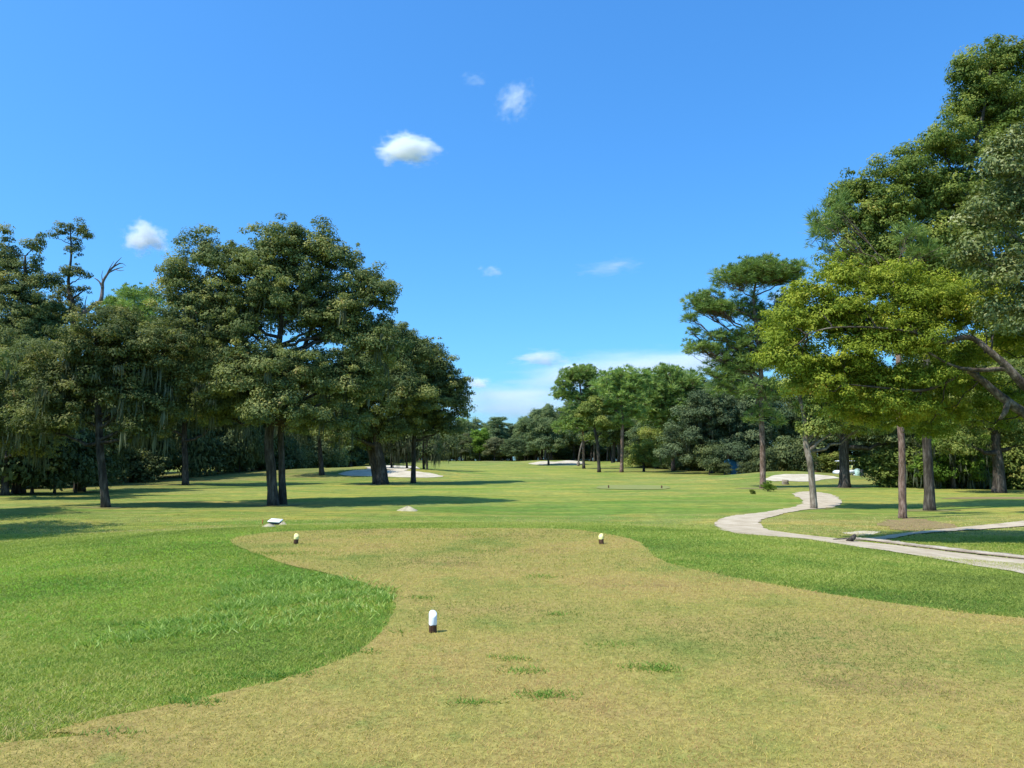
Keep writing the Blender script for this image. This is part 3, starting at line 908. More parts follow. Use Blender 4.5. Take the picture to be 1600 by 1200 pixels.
hero('broadleaf_tree', 'very tall leafy tree on a thick dark trunk, highest in the picture', 'tree', (1453, 798),
     [(1454, 798, 12), (1451, 740, 10.5), (1448, 680, 9.5), (1447, 620, 9), (1449, 540, 8.5), (1470, 450, 7.5), (1500, 330, 6), (1530, 200, 4), (1546, 110, 2)],
     [(1550, 100, 44, 34), (1510, 118, 30, 26), (1592, 88, 36, 28), (1530, 165, 46, 36), (1590, 165, 46, 42), (1470, 222, 46, 30), (1428, 242, 28, 22), (1520, 240, 56, 40), (1400, 272, 42, 30),
      (1342, 290, 36, 24), (1460, 300, 56, 40), (1382, 330, 50, 36), (1318, 308, 26, 24), (1420, 390, 60, 40), (1340, 388, 40, 30), (1500, 380, 56, 46), (1580, 280, 56, 56), (1610, 400, 56, 56), (1495, 105, 14, 12), (1488, 190, 18, 14), (1545, 190, 62, 85, 1), (1480, 320, 85, 66, 1), (1560, 360, 80, 90, 1), (1395, 335, 66, 58, 1), (1430, 430, 85, 50, 1), (1350, 350, 50, 50, 1), (1560, 140, 50, 56, 1), (1500, 450, 80, 60, 1.5), (1330, 420, 50, 40, 1), (1310, 350, 30, 36, 1)],
     leaf='olive', pr=.38, lpp=620, ll=.14, cover=1.45, limb=.15, seed=39, joint_lo=.5, twig_every=26, inner=.4)
NEAR = dict(pr=.20, lpp=1700, ll=.08, cover=1.5, inner=.4, twig_every=40, twig_r=.008)
rt, g_, mpp_ = hero('broadleaf_tree', 'yellow green leaved tree leaning in from beyond the right edge', 'tree', (1745, 862),
     [(1745, 862, 26), (1735, 790, 22), (1722, 740, 20), (1700, 690, 17), (1690, 600, 12), (1660, 500, 7)],
     [(1238, 502, 46, 30), (1218, 540, 34, 28), (1270, 455, 36, 28), (1312, 430, 38, 30), (1290, 500, 56, 40), (1342, 480, 46, 40), (1250, 566, 36, 24), (1390, 440, 46, 36), (1380, 520, 56, 40),
      (1450, 470, 56, 40), (1322, 560, 46, 30), (1430, 540, 56, 34), (1500, 470, 46, 40), (1390, 590, 56, 26), (1300, 602, 36, 20), (1460, 595, 46, 22), (1345, 630, 38, 18), (1560, 470, 50, 40), (1580, 620, 40, 20, 1.5),
      (1640, 520, 60, 50), (1420, 640, 40, 18), (1520, 600, 50, 26, 2.5), (1490, 560, 50, 30, 2), (1440, 600, 50, 28, 3), (1360, 600, 46, 26, 2.5), (1560, 540, 50, 34, 2.5), (1600, 640, 46, 24, 3), (1300, 515, 78, 54, .8), (1400, 505, 86, 64, .8), (1490, 480, 56, 56, .8), (1280, 580, 44, 26, .8), (1540, 500, 44, 30, -.2), (1590, 520, 44, 30, 1), (1520, 560, 30, 18, .8), (1330, 592, 70, 40, 1.6), (1420, 612, 76, 40, 1.8), (1520, 645, 60, 30, 2.2), (1252, 556, 30, 30, .5), (1460, 640, 50, 26, 2), (1246, 604, 24, 22, .4), (1302, 640, 28, 20, .4), (1352, 656, 26, 18, .8), (1208, 566, 20, 20), (1410, 660, 30, 18, 1), (1455, 672, 26, 16, 1.2), (1392, 626, 40, 22)],
     Y=21, leaf='yellow', bark='bark_oak', limb=.022, seed=40, hubs=[(1480, 596, -.4), (1440, 610, -.4), (1470, 536, -.8), (1430, 520, -.8), (1532, 592, -.4), (1545, 548, -.8), (1600, 602, -.8), (1600, 645, -.4), (1450, 550, -.8), (1370, 512, -.8), (1300, 512, -.8), (1262, 522, -.8), (1380, 606, -.4), (1320, 600, -.4), (1640, 560, -.5)], **NEAR)
mb = MB()
px_tube(mb, [(1712, 715, 11), (1650, 672, 9), (1600, 645, 7.6), (1562, 618, 6.4), (1532, 592, 5), (1508, 580, 3.6), (1480, 596, 3), (1440, 610, 2.4), (1380, 606, 1.4), (1320, 600, .7)], g_, g_[1] - .4, mpp_, 9, .1, seed=5)
px_tube(mb, [(1700, 690, 9), (1640, 636, 7.4), (1600, 602, 6.4), (1572, 572, 5.4), (1545, 548, 4.6), (1522, 530, 4), (1500, 528, 4), (1470, 536, 3), (1430, 520, 1.8), (1370, 512, 1.4), (1300, 512, 1.0), (1262, 522, .6)], g_, g_[1] - .8, mpp_, 9, .1, seed=6)
px_tube(mb, [(1575, 575, 4), (1530, 578, 3.5), (1490, 572, 2.4), (1450, 550, 1.5)], g_, g_[1] - .8, mpp_, 7, .1, seed=7)
px_tube(mb, [(1575, 628, 6), (1570, 645, 4), (1562, 655, 2)], g_, g_[1] - .4, mpp_, 7, .1, seed=8)
mb.build('limb', M['bark_limb'], rt, True)
hero('broadleaf_tree', 'glossy grey green leaved branches of a near tree cut by the right edge', 'tree', (1830, 900),
     [(1830, 900, 30), (1815, 780, 26), (1795, 640, 22), (1760, 500, 16), (1720, 380, 9), (1690, 280, 5)],
     [(1562, 262, 44, 38), (1592, 330, 56, 46), (1532, 335, 34, 40), (1562, 420, 50, 44), (1602, 485, 46, 46), (1514, 400, 24, 32), (1650, 300, 70, 70), (1640, 420, 60, 60), (1590, 215, 36, 24)],
     Y=17.5, leaf='silver', bark='bark_pale', pr=.26, lpp=1000, ll=.095, cover=1.4, limb=.05, twig_every=8, twig_r=.007, seed=41, inner=.35)
hero('broadleaf_tree', 'crooked pale trunked tree beside the path bend', 'tree', (1272, 795),
     [(1273, 795, 8.5), (1271, 765, 7.5), (1266, 725, 7), (1261, 695, 6.6), (1258, 655, 5), (1246, 612, 4), (1237, 575, 2.4)],
     [(1290, 640, 42, 22), (1250, 602, 32, 26), (1312, 610, 42, 26), (1282, 664, 28, 14), (1342, 642, 34, 22), (1235, 570, 22, 20), (1300, 648, 60, 34, 1), (1370, 655, 50, 30, 1)], bark='bark_pale', leaf='green', pr=.36, lpp=620, ll=.14, cover=1.5, twig_every=12, limb=.12, seed=42, flare=1.15)
hero('oak_tree', 'dark oak on a stout trunk hiding part of the white cart', 'tree', (1320, 762),
     [(1320, 762, 12), (1320, 730, 10.5), (1318, 690, 10), (1322, 650, 7), (1330, 600, 4)],
     [(1330, 622, 52, 34), (1380, 640, 46, 34), (1352, 670, 46, 20), (1292, 662, 28, 14), (1402, 682, 36, 20), (1340, 585, 40, 28)], leaf='oak_dark', pr=.5, lpp=380, ll=.19, cover=1.4, twig_every=14, limb=.25, seed=43, moss=60)
hero('oak_tree', 'dark trunked oak at the right edge in front of the shrubs', 'tree', (1562, 770),
     [(1562, 770, 13), (1558, 725, 11), (1555, 680, 9), (1560, 610, 6)],
     [(1560, 640, 54, 30), (1520, 640, 46, 30), (1592, 592, 46, 36), (1602, 680, 36, 26), (1502, 690, 32, 24), (1620, 630, 50, 40)], leaf='green', pr=.45, lpp=420, ll=.17, cover=1.4, twig_every=14, limb=.25, seed=44, moss=60)
hero('broadleaf_tree', 'vine draped pale green tree between the thick trunk and the right edge', 'tree', (1490, 766),
     [(1490, 766, 5), (1488, 730, 4.5), (1486, 690, 4), (1484, 650, 2.5)],
     [(1490, 720, 36, 34), (1452, 732, 28, 28), (1522, 742, 28, 20), (1480, 662, 42, 30), (1500, 690, 36, 28), (1460, 690, 30, 28)], Y=58, leaf='bright', pr=.45, lpp=420, ll=.17, cover=1.4, twig_every=14, moss=120, mossl=(.6, 1.6), limb=.15, seed=45)
hero('pine_tree', 'thin grey stemmed pine in the shade left of the thick trunk', 'tree', (1430, 766),
     [(1430, 766, 4.2), (1429, 720, 4), (1428, 660, 3.4), (1428, 600, 2)], [(1428, 610, 30, 16), (1440, 590, 26, 14), (1412, 596, 26, 14), (1430, 640, 26, 12)], Y=62, pr=.5, cover=2.0, needles=28, nw=.06, limb=.1, seed=46, twig_every=5, **PINE)
# leafless leaning stem at the far wood edge
gz = gp(904, 722); Yz = 158.0
gz = np.array([at(904, 722, Yz)[0], Yz, 0]); gz[2] = hz(gz[0], gz[1])
mb = MB()
px_tube(mb, [(904, 722, 1.5), (906, 706, 1.3), (909, 694, 1.1), (913, 684, .7)], gz, Yz, Yz / FPX, 7, .05, seed=3)
px_tube(mb, [(909, 694, .7), (914, 690, .5), (920, 688, .3)], gz, Yz, Yz / FPX, 5, 0, seed=4)
px_tube(mb, [(911, 688, .6), (906, 682, .4), (902, 679, .2)], gz, Yz, Yz / FPX, 5, 0, seed=5)
px_tube(mb, [(904, 722, 2.2), (903, 728, 2.6)], gz, Yz, Yz / FPX, 7, 0, seed=6)
o = mb.build('dead_trunk', M['bark_grey'], None, True); o.location = gz
tag(o, 'bare pale leaning dead trunk at the edge of the far woods', 'dead tree')
# two more oaks just beyond the left edge, whose shade falls on the rough
for (x, y, lob, sd, lab) in [(-21.2, 22.5, 3.4, 50, 'oak beyond the left edge whose shade crosses the near rough'), (-27.2, 31, 3.6, 51, 'oak beyond the left edge beside the low limbed mossy one')]:
    r = np.random.default_rng(sd)
    root = empty('oak_tree', (x, y, hz(x, y))); tag(root, lab, 'tree')
    path = [np.array([0, 0, 0.]), np.array([.1, 0, 3.]), np.array([.2, .1, 6.]), np.array([.1, 0, 9.])]
    lobes = [(np.array([a, b, c]), np.array([lob * .6, lob * .6, lob * .45])) for (a, b, c) in [(-2.6, 0, 6.5), (2.4, .4, 6.8), (.2, 2.2, 7.6), (0, -2.2, 7.2), (0, 0, 9.4), (3.6, -1, 5.2), (-3.4, 1, 8.2)]]
    C, Rr, D, LI = puffs_for(r, lobes, .75, 1.1)
    trunk_mesh(r, path, [.42, .36, .28, .16], lobes, C, LI, .2).build('trunk', M['bark_oak'], root, True)
    V, F, t = leaf_quads(r, C, Rr, D, 190, .22)
    mesh_np('crown', V, F, M['oak'], {'tint': ('FACE', t)}, parent=root)
# ------------------------------------------------------------------ the woods: every tree its own object, copied from a few grown ones
def grow(name, kind, seed):
    """a grown tree at the origin: kind broad / pine / bush"""
    r = np.random.default_rng(seed)
    root = empty(name, (0, 0, 0))
    if kind in ('broad', 'tall'):
        H = 13.0 if kind == 'broad' else 15.5
        path = [np.zeros(3)] + [np.array([r.uniform(-.5, .5), r.uniform(-.5, .5), H * f]) for f in (.25, .5, .8)]
        lobes = []
        n = 13
        for k in range(n):
            f = (k + .5) / n
            z = H * (.26 + .64 * f)
            w = (2.9 if kind == 'broad' else 2.3) * math.sin(math.pi * (.22 + .66 * f)) ** .7 * r.uniform(.75, 1.15)
            a = k * 2.4 + r.uniform(-.4, .4)
            lobes.append((np.array([w * math.cos(a) * .85, w * math.sin(a) * .85, z]), np.array([w * .72, w * .72, w * r.uniform(.45, .62)])))
        C, Rr, D, LI = puffs_for(r, lobes, .6, 1.3, .35)
        trunk_mesh(r, path, [.3, .24, .2, .08], lobes, C, LI, .13, 14, ns=8, twig_r=.03).build('trunk', M['bark_oak'], root, True)
        V, F, t = leaf_quads(r, C, Rr, D, 150, .30)
    elif kind == 'pine':
        H = 17.0
        path = [np.zeros(3)] + [np.array([r.uniform(-.4, .4), r.uniform(-.4, .4), H * f]) for f in (.3, .6, .95)]
        lobes = []
        for k in range(11):
            f = (k + .5) / 11
            z = H * (.55 + .43 * f)
            w = 3.0 * math.sqrt(max(.08, 1 - (f * 1.02) ** 2)) * r.uniform(.6, 1.0)
            a = k * 2.4 + r.uniform(-.5, .5)
            lobes.append((np.array([w * math.cos(a), w * math.sin(a), z]), np.array([1.9, 1.9, .75]) * r.uniform(.7, 1.1)))
        C, Rr, D, LI = puffs_for(r, lobes, .62, 2.1, .6)
        trunk_mesh(r, path, [.27, .23, .18, .06], lobes, C, LI, .11, 4, ns=8, twig_r=.03).build('trunk', M['bark_pine'], root, True)
        V, F, t = needle_tris(r, C, Rr, D, 26, .11)
    else:
        path = [np.zeros(3), np.array([.05, 0, .6]), np.array([0, .1, 1.4]), np.array([.1, 0, 2.2])]
        lobes = [(np.array([1.5 * math.cos(a) * q, 1.5 * math.sin(a) * q, z]), np.array([1.2, 1.2, .95]) * r.uniform(.75, 1.1))
                 for a, q, z in zip(r.uniform(0, 6.28, 9), r.uniform(.3, 1, 9), r.uniform(.6, 2.9, 9))]
        C, Rr, D, LI = puffs_for(r, lobes, .55, 1.3, .2, -.9)
        trunk_mesh(r, path, [.09, .07, .05, .03], lobes, C, LI, .035, 4, ns=6, twig_r=.012).build('trunk', M['bark_oak'], root, True)
        V, F, t = leaf_quads(r, C, Rr, D, 150, .24)
    return root, V, F, t


def copy_tree(root, loc, rz, s, sz, label, cat, group, mat):
    c = root.copy(); COL.objects.link(c)
    c.location = loc; c.rotation_euler = (0, 0, rz); c.scale = (s, s, sz)
    c['label'] = label; c['category'] = cat; c['group'] = group
    for ch in root.children:
        d = ch.copy(); COL.objects.link(d); d.parent = c
    return c


PROTO = {}
def proto(kind, name, seed, mat):
    key = (kind, seed, mat)
    if key not in PROTO:
        root, V, F, t = grow(name, kind, seed)
        mesh_np('crown', V, F, M[mat], {'tint': ('FACE', t)}, parent=root)
        PROTO[key] = [root, False]
    return PROTO[key]


def plant(kind, name, seed, mat, x, y, rz, s, sz, label, cat, group):
    p = proto(kind, name, seed, mat)
    loc = (x, y, hz(x, y) - .05)
    if not p[1]:
        p[1] = True
        c = p[0]
        c.location = loc; c.rotation_euler = (0, 0, rz); c.scale = (s, s, sz)
        tag(c, label, cat, group)
        return c
    return copy_tree(p[0], loc, rz, s, sz, label, cat, group, mat)


fr = np.random.default_rng(99)
placed = []
def ok(x, y, d):
    for (a, b) in placed:
        if (a - x) ** 2 + (b - y) ** 2 < d * d: return False
    placed.append((x, y)); return True


EDGE_L = np.array([(-60, 46), (-42, 52), (-37, 60), (-36, 72), (-36, 84), (-30, 92), (-29, 106), (-31, 130), (-32, 160), (-31, 200), (-31, 245), (-34, 300)], float)
def edge_l(y): return np.interp(y, EDGE_L[:, 1], EDGE_L[:, 0])


# left woods
n = 0
for _ in range(4000):
    if n >= 62: break
    y = 50 + 200 * fr.random() ** 1.7
    x = edge_l(y) - 1.5 - 26 * fr.random() ** 1.4
    if y < 62: x -= 2
    if x / y < -.80 or not ok(x, y, 4.2): continue
    n += 1
    far = y > 130
    h = fr.uniform(.82, 1.12) * (.95 if not far else 1.0)
    k = fr.random()
    if k < .16 and y > 60:
        plant('pine', 'pine_tree', 300 + int(fr.integers(2)), 'pine', x, y, fr.uniform(0, 6.28), fr.uniform(.8, 1), h * .88,
              'dark pine packed into the shaded woods behind the left oaks' if not far else 'pine in the far woods along the left side of the fairway', 'tree', 'left woods pines' if not far else 'far left pines')
    else:
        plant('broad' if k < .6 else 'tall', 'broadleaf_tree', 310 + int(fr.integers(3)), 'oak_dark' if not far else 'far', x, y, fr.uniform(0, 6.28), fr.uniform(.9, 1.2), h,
              'dark broadleaf tree packed into the shaded woods behind the left oaks' if not far else 'broadleaf tree in the far woods along the left side of the fairway', 'tree',
              'left woods trees' if not far else 'far left trees')
for k in range(46):
    y = 50 + 75 * ((k + fr.random()) / 46) ** 1.3
    x = edge_l(y) - fr.uniform(-.5, 4.5)
    if x / y < -.8: continue
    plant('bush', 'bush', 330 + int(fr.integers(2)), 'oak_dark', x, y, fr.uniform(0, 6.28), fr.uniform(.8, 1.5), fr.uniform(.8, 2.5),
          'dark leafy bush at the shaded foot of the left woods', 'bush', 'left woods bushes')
# far end of the fairway
n = 0
for _ in range(3000):
    if n >= 44: break
    y = fr.uniform(285, 350); x = fr.uniform(-62, 70)
    if not ok(x, y, 5.5): continue
    n += 1
    k = fr.random()
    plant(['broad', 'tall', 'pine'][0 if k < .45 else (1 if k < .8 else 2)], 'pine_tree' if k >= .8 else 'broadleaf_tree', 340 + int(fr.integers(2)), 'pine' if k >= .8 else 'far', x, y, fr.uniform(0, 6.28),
          fr.uniform(1.05, 1.45), fr.uniform(1.08, 1.36) * (.85 if k >= .8 else 1), 'pine in the distant treeline closing the fairway' if k >= .8 else 'broadleaf tree in the distant treeline closing the fairway', 'tree',
          'distant treeline pines' if k >= .8 else 'distant treeline trees')
for (x, y, mat, s, sz, lab) in [(-11, 268, 'bright', 1.0, .95, 'yellow green tree in the distant treeline'), (-17, 262, 'russet', 1.0, .78, 'grey green tree in the distant treeline, left of the yellow green one'),
                                (-6, 262, 'russet', .95, .66, 'grey green tree in the distant treeline, right of the yellow green one')]:
    plant('broad', 'broadleaf_tree', 350, mat, x, y, 1.0 + x, s, sz, lab, 'tree', None or 'coloured distant trees')
for k in range(10):
    x = -22 + k * 3.1 + fr.uniform(-1, 1); y = fr.uniform(255, 285)
    if -20 < x < -3 and y < 272: y += 16
    plant('broad', 'broadleaf_tree', 341, 'far', x, y, fr.uniform(0, 6.28), fr.uniform(.7, .95), fr.uniform(.6, .8), 'lower broadleaf tree standing before the distant treeline', 'tree', 'front row of the distant trees')
for k in range(44):
    x = -44 + (k % 22) * 5.2 + fr.uniform(-1.5, 1.5); y = fr.uniform(278, 292) + 26 * (k // 22)
    plant('bush', 'bush', 331, 'far', x, y, fr.uniform(0, 6.28), fr.uniform(1.6, 2.4), fr.uniform(1.3, 2.2), 'dark bush along the foot of the distant treeline', 'bush', 'distant treeline bushes')
# right woods
EDGE_R = np.array([(40, 58), (39, 75), (44, 86), (40, 98), (33, 106), (31, 118), (28, 134), (26, 150), (27, 180), (35, 215), (36, 250), (40, 300)], float)
def edge_r(y): return np.interp(y, EDGE_R[:, 1], EDGE_R[:, 0])
n = 0
for _ in range(6000):
    if n >= 78: break
    y = 60 + 200 * fr.random() ** 1.4
    x = edge_r(y) + 1.2 + 26 * fr.random() ** 1.3
    q = x / y
    if q > .80 or (y < 112 and .385 < q < .50) or (y < 66 and q < .55): continue
    if not ok(x, y, 4.2): continue
    n += 1
    far = y > 140
    k = fr.random()
    h = fr.uniform(.88, 1.12) * (1.14 if .15 < q < .36 else 1)
    if k < .3 and y > 75:
        plant('pine', 'pine_tree', 300 + int(fr.integers(2)), 'pine', x, y, fr.uniform(0, 6.28), fr.uniform(.85, 1.1), h * .92,
              'pine inside the woods on the right of the fairway' if not far else 'pine in the far woods along the right side', 'tree', 'right woods pines' if not far else 'far right pines')
    else:
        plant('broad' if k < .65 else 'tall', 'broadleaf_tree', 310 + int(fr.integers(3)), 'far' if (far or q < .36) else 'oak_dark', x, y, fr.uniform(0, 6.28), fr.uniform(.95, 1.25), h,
              'broadleaf tree inside the woods on the right of the fairway' if not far else 'broadleaf tree in the far woods along the right side', 'tree', 'right woods trees' if not far else 'far right trees')
for k in range(44):
    y = 100 + 120 * ((k + fr.random()) / 44)
    x = edge_r(y) + fr.uniform(.5, 5)
    if abs(x / y - .295) < .02 and y < 112: continue
    plant('bush', 'bush', 330 + int(fr.integers(2)), 'oak_dark', x, y, fr.uniform(0, 6.28), fr.uniform(.9, 1.6), fr.uniform(.8, 1.5), 'dark leafy bush along the foot of the far right woods', 'bush', 'right woods bushes')
for k in range(22):
    y = fr.uniform(59, 70); x = y * (.50 + .28 * (k + fr.random()) / 22)
    plant('bush', 'bush', 332, 'green', x, y, fr.uniform(0, 6.28), fr.uniform(.9, 1.5), fr.uniform(.8, 1.7), 'leafy green shrub in the thicket at the right edge', 'bush', 'right thicket shrubs')
for k in range(14):
    y = fr.uniform(114, 124); x = y * (.37 + .15 * (k + fr.random()) / 14)
    plant('bush' if k % 2 else 'broad', 'bush' if k % 2 else 'broadleaf_tree', 332 if k % 2 else 312, 'green' if k % 2 else 'far', x, y, fr.uniform(0, 6.28), fr.uniform(.9, 1.4), fr.uniform(.8, 1.2),
          'green shrub behind the clearing with the white cart' if k % 2 else 'broadleaf tree behind the clearing with the white cart', 'bush' if k % 2 else 'tree', 'shrubs behind the clearing' if k % 2 else 'trees behind the clearing')

# dark thicket in front of the storm broken oak, and filler trees behind the pines
for (px, py, Y, s, sz) in [(50, 771, 51, 1.2, 1.5), (85, 770, 52, 1.15, 1.3), (118, 766, 54, 1.0, 1.2), (20, 772, 51, 1.2, 1.7), (-20, 772, 50, 1.3, 1.7)]:
    x = at(px, py, Y)[0]
    plant('bush', 'bush', 330, 'oak_dark', x, Y, px * .1, s, sz, 'dark bush at the foot of the mossy oaks on the left edge', 'bush', 'left edge bushes')
n = 0
for _ in range(2500):
    if n >= 46: break
    y = fr.uniform(185, 282); q = fr.uniform(.015, .24); x = y * q
    if x < edge_r(y) - 4 and y < 250: continue
    if not ok(x, y, 4.2): continue
    n += 1
    top = np.interp(800 + q * 1202, [800, 830, 870, 920, 960, 1100], [650, 642, 618, 600, 590, 580])
    tall = (724 - top) / 1202 * y * fr.uniform(.86, 1.02)
    plant('tall' if n % 2 else 'broad', 'broadleaf_tree', 311, 'far', x, y, fr.uniform(0, 6.28), fr.uniform(1.1, 1.45), tall / (15.2 if n % 2 else 12.8), 'broadleaf tree deep behind the far green on the right', 'tree', 'trees behind the far green')

for k in range(34):
    y = 118 + 140 * ((k + fr.random()) / 34); x = edge_l(y) - fr.uniform(1, 9)
    plant('bush', 'bush', 331, 'far', x, y, fr.uniform(0, 6.28), fr.uniform(1.1, 1.9), fr.uniform(1.1, 1.9), 'bush along the foot of the far left woods', 'bush', 'far left bushes')

for k in range(8):
    x = -9 + k * 2.6 + fr.uniform(-.8, .8); y = fr.uniform(296, 325)
    plant('tall' if k % 2 else 'broad', 'broadleaf_tree', 340, 'far', x, y, fr.uniform(0, 6.28), fr.uniform(1.2, 1.5), fr.uniform(1.0, 1.2), 'broadleaf tree in the distant treeline closing the fairway', 'tree', 'distant treeline trees')
# ------------------------------------------------------------------ small things
def tee_marker(px, py, h_paint, h_low, h_top, rad, mat, label, rz=0.0, tilt=(0, 0), seed=1):
    g = gp(px, py)
    root = empty('tee_marker', g, rz); tag(root, label, 'tee marker', 'wooden tee markers')
    root.rotation_euler = (tilt[0], tilt[1], rz)
    ns = 28; th = np.linspace(0, 2 * np.pi, ns, endpoint=False)
    r = np.random.default_rng(seed)
    rr = rad * (1 + .03 * np.sin(th * 3 + seed) + .015 * r.standard_normal(ns))
    x, y = rr * np.cos(th), rr * np.sin(th)
    top = h_low + (h_top - h_low) * (y + rad) / (2 * rad)
    rings = [np.column_stack([x * 1.02, y * 1.02, np.full(ns, -.05)])]
    for f in (.15, .4, .65, .88, .97):
        k = 1.0 if f < .9 else .985
        rings.append(np.column_stack([x * k, y * k, top * f]))
    rings.append(np.column_stack([x * .95, y * .95, top]))
    V = np.concatenate(rings); n = len(rings)
    i = np.arange(n - 1)[:, None] * ns; j = np.arange(ns)[None]
    q = np.stack([i + j, i + (j + 1) % ns, i + ns + (j + 1) % ns, i + ns + j], -1).reshape(-1, 4)
    mesh_np('post', V, [q], M['log'], smooth_shade=True, parent=root)
    # painted sloping cut, with the paint run a little over the rim
    rim = np.column_stack([x * 1.02, y * 1.02, h_paint + .003 * np.sin(th * 4 + seed) + .10 * y])
    r1 = np.column_stack([x * 1.02, y * 1.02, top - .004])
    r2 = np.column_stack([x * .93, y * .93, top + .003])
    ctr = np.array([[0, 0, (h_low + h_top) / 2 + .003]])
    V = np.concatenate([rim, r1, r2, ctr])
    i = np.arange(2)[:, None] * ns
    q = np.stack([i + j, i + (j + 1) % ns, i + ns + (j + 1) % ns, i + ns + j], -1).reshape(-1, 4)
    f3 = np.array([(2 * ns + k, 2 * ns + (k + 1) % ns, 3 * ns) for k in range(ns)])
    mesh_np('painted_face', V, [q, f3], M[mat], smooth_shade=False, parent=root)
    return root


tee_marker(676, 990, .086, .155, .208, .037, 'white', 'nearest tee marker, short log with a white painted slanted face', rz=.12, seed=1)
tee_marker(462, 851, .11, .15, .212, .044, 'cream', 'pale yellow topped log tee marker on the left of the tee', rz=.25, tilt=(0, .05), seed=2)
tee_marker(940, 851, .11, .15, .212, .046, 'cream', 'pale yellow topped log tee marker on the right of the tee, tilted left', rz=-.55, tilt=(0, -.07), seed=3)
tee_marker(951, 763, .18, .20, .24, .05, 'log', 'left reddish marker on the small forward tee', seed=4)
tee_marker(1034, 763.5, .18, .20, .24, .05, 'log', 'right reddish marker on the small forward tee', seed=5)


def heap(name, c, rx, ry, h, mat, label, cat, seed):
    r = np.random.default_rng(seed)
    nr, ns = 9, 26
    th = np.linspace(0, 2 * np.pi, ns, endpoint=False)
    out = 1 + .18 * np.sin(th * 2 + seed) + .1 * np.sin(th * 5 + seed * 2)
    V = []
    for k in range(nr):
        f = 1 - k / (nr - 1) * .97
        x = rx * f * out * np.cos(th); y = ry * f * out * np.sin(th)
        z = h * (1 - f ** 1.5) ** 1.1 * (1 + .12 * np.sin(th * 3 + seed)) + r.standard_normal(ns) * h * .02
        V.append(np.column_stack([x, y, z]))
    V[0][:, 2] = -.04
    P = np.concatenate(V)
    P[:, 2] += hgt(P[:, :2] + c[:2]) - c[2]
    i = np.arange(nr - 1)[:, None] * ns; j = np.arange(ns)[None]
    q = np.stack([i + j, i + (j + 1) % ns, i + ns + (j + 1) % ns, i + ns + j], -1).reshape(-1, 4)
    o = mesh_np(name, P, [q, np.array([[(nr - 1) * ns + k, (nr - 1) * ns + (k + 1) % ns, (nr - 1) * ns] for k in range(1, ns - 1)])], mat, smooth_shade=True)
    o.location = c; tag(o, label, cat)
    return o


heap('sand_pile', gp(637, 798), .48, .5, .19, M['pile'], 'small heap of pale sand alone on the fairway grass', 'sand pile', 3)
heap('sand_pile', gp(420, 824), .22, .16, .09, M['pile'], 'sand spill in front of the white topped box', 'sand pile', 5)
heap('sand_pile', gp(442, 821), .13, .15, .12, M['pile'], 'sand heap at the right side of the white topped box', 'sand pile', 8)
g = gp(430, 821)
root = empty('utility_box', g, -.12); tag(root, 'low dark box with a white lid set in the grass beyond the tee', 'utility box')
mb = MB(); mb.box((0, 0, .05), (.36, .26, .14), bev=.012); mb.build('body', M['dark'], root)
mb = MB(); mb.box((0, 0, 0), (.42, .32, .045), bev=.014)
lid = mb.build('lid', M['white'], root); lid.location = (0, 0, .158); lid.rotation_euler = (.22, .06, 0)
g = gp(410, 819)
mb = MB(); mb.tube([(0, 0, -.05), (.004, 0, .06), (.01, 0, .13)], [.016, .016, .014], 8); mb.tube([(.01, 0, .13), (.011, 0, .16)], [.022, .02], 8)
o = mb.build('marker_stake', M['orange'], None, True); o.location = g; tag(o, 'short orange brown stake left of the white topped box', 'stake')

# concrete edging along the near path
kp = catmull([gp(*p)[:2] for p in [(1336, 844), (1370, 847), (1420, 853.5), (1500, 863), (1600, 874), (1720, 889)]], 14, closed=False)
T = np.gradient(kp, axis=0); T /= np.linalg.norm(T, axis=1)[:, None]; Nn = np.stack([-T[:, 1], T[:, 0]], 1)
r = np.random.default_rng(5)
prof = [(0.0, -.10), (.0, .05), (.02, .07), (.22, .075), (.25, .055), (.25, -.10)]
V = []
for a, hh in prof:
    p = kp + Nn * (a + r.standard_normal(len(kp))[:, None] * .008)
    V.append(np.column_stack([p, hgt(p) + hh + r.standard_normal(len(kp)) * .006]))
V = np.stack(V, 1); n, m = V.shape[:2]
i = np.arange(n - 1)[:, None] * m; j = np.arange(m - 1)[None]
q = np.stack([i + j, i + m + j, i + m + j + 1, i + j + 1], -1).reshape(-1, 4)
o = mesh_np('kerb', V.reshape(-1, 3), [q], M['kerb']); tag(o, 'weathered concrete edging along the near cart path', None, kind='structure')
strip = np.vstack([kp - Nn * .30 + Nn * r.uniform(-.06, .06, len(kp))[:, None], (kp + Nn * .02)[::-1]])
sheet('dirt_strip', strip, M['dirt'], .036, .3, 'damp dirt washed along the foot of the concrete edging', curve=0, jit=.015, seed=41)

g = gp(1331, 847)
mb = MB(); mb.tube([(-.14, -.12, .05), (-.02, -.02, .09), (.10, .10, .15), (.17, .18, .19)], [.075, .08, .07, .05], 10, .12, seed=3)
mb.tube([(-.02, -.02, .09), (-.10, .10, .10), (-.45, .26, .06)], [.04, .03, .012], 6, .1, seed=4)
o = mb.build('log', M['bark_oak'], None, True); o.location = g; o.scale = (.85, .85, .8); tag(o, 'short dark broken log lying at the path fork', 'log')

g = gp(1227, 757)
mb = MB()
mb.tube([(0, 0, -.1), (0, 0, .05), (.0, 0, .2), (.03, 0, .40), (.03, 0, .41)], [.36, .30, .27, .27, .2], 14, .06, seed=2)
st = mb.build('tree_stump', M['bark_pale'], None, True); st.location = g; tag(st, 'low pinkish tree stump in front of the right bunker', 'stump')

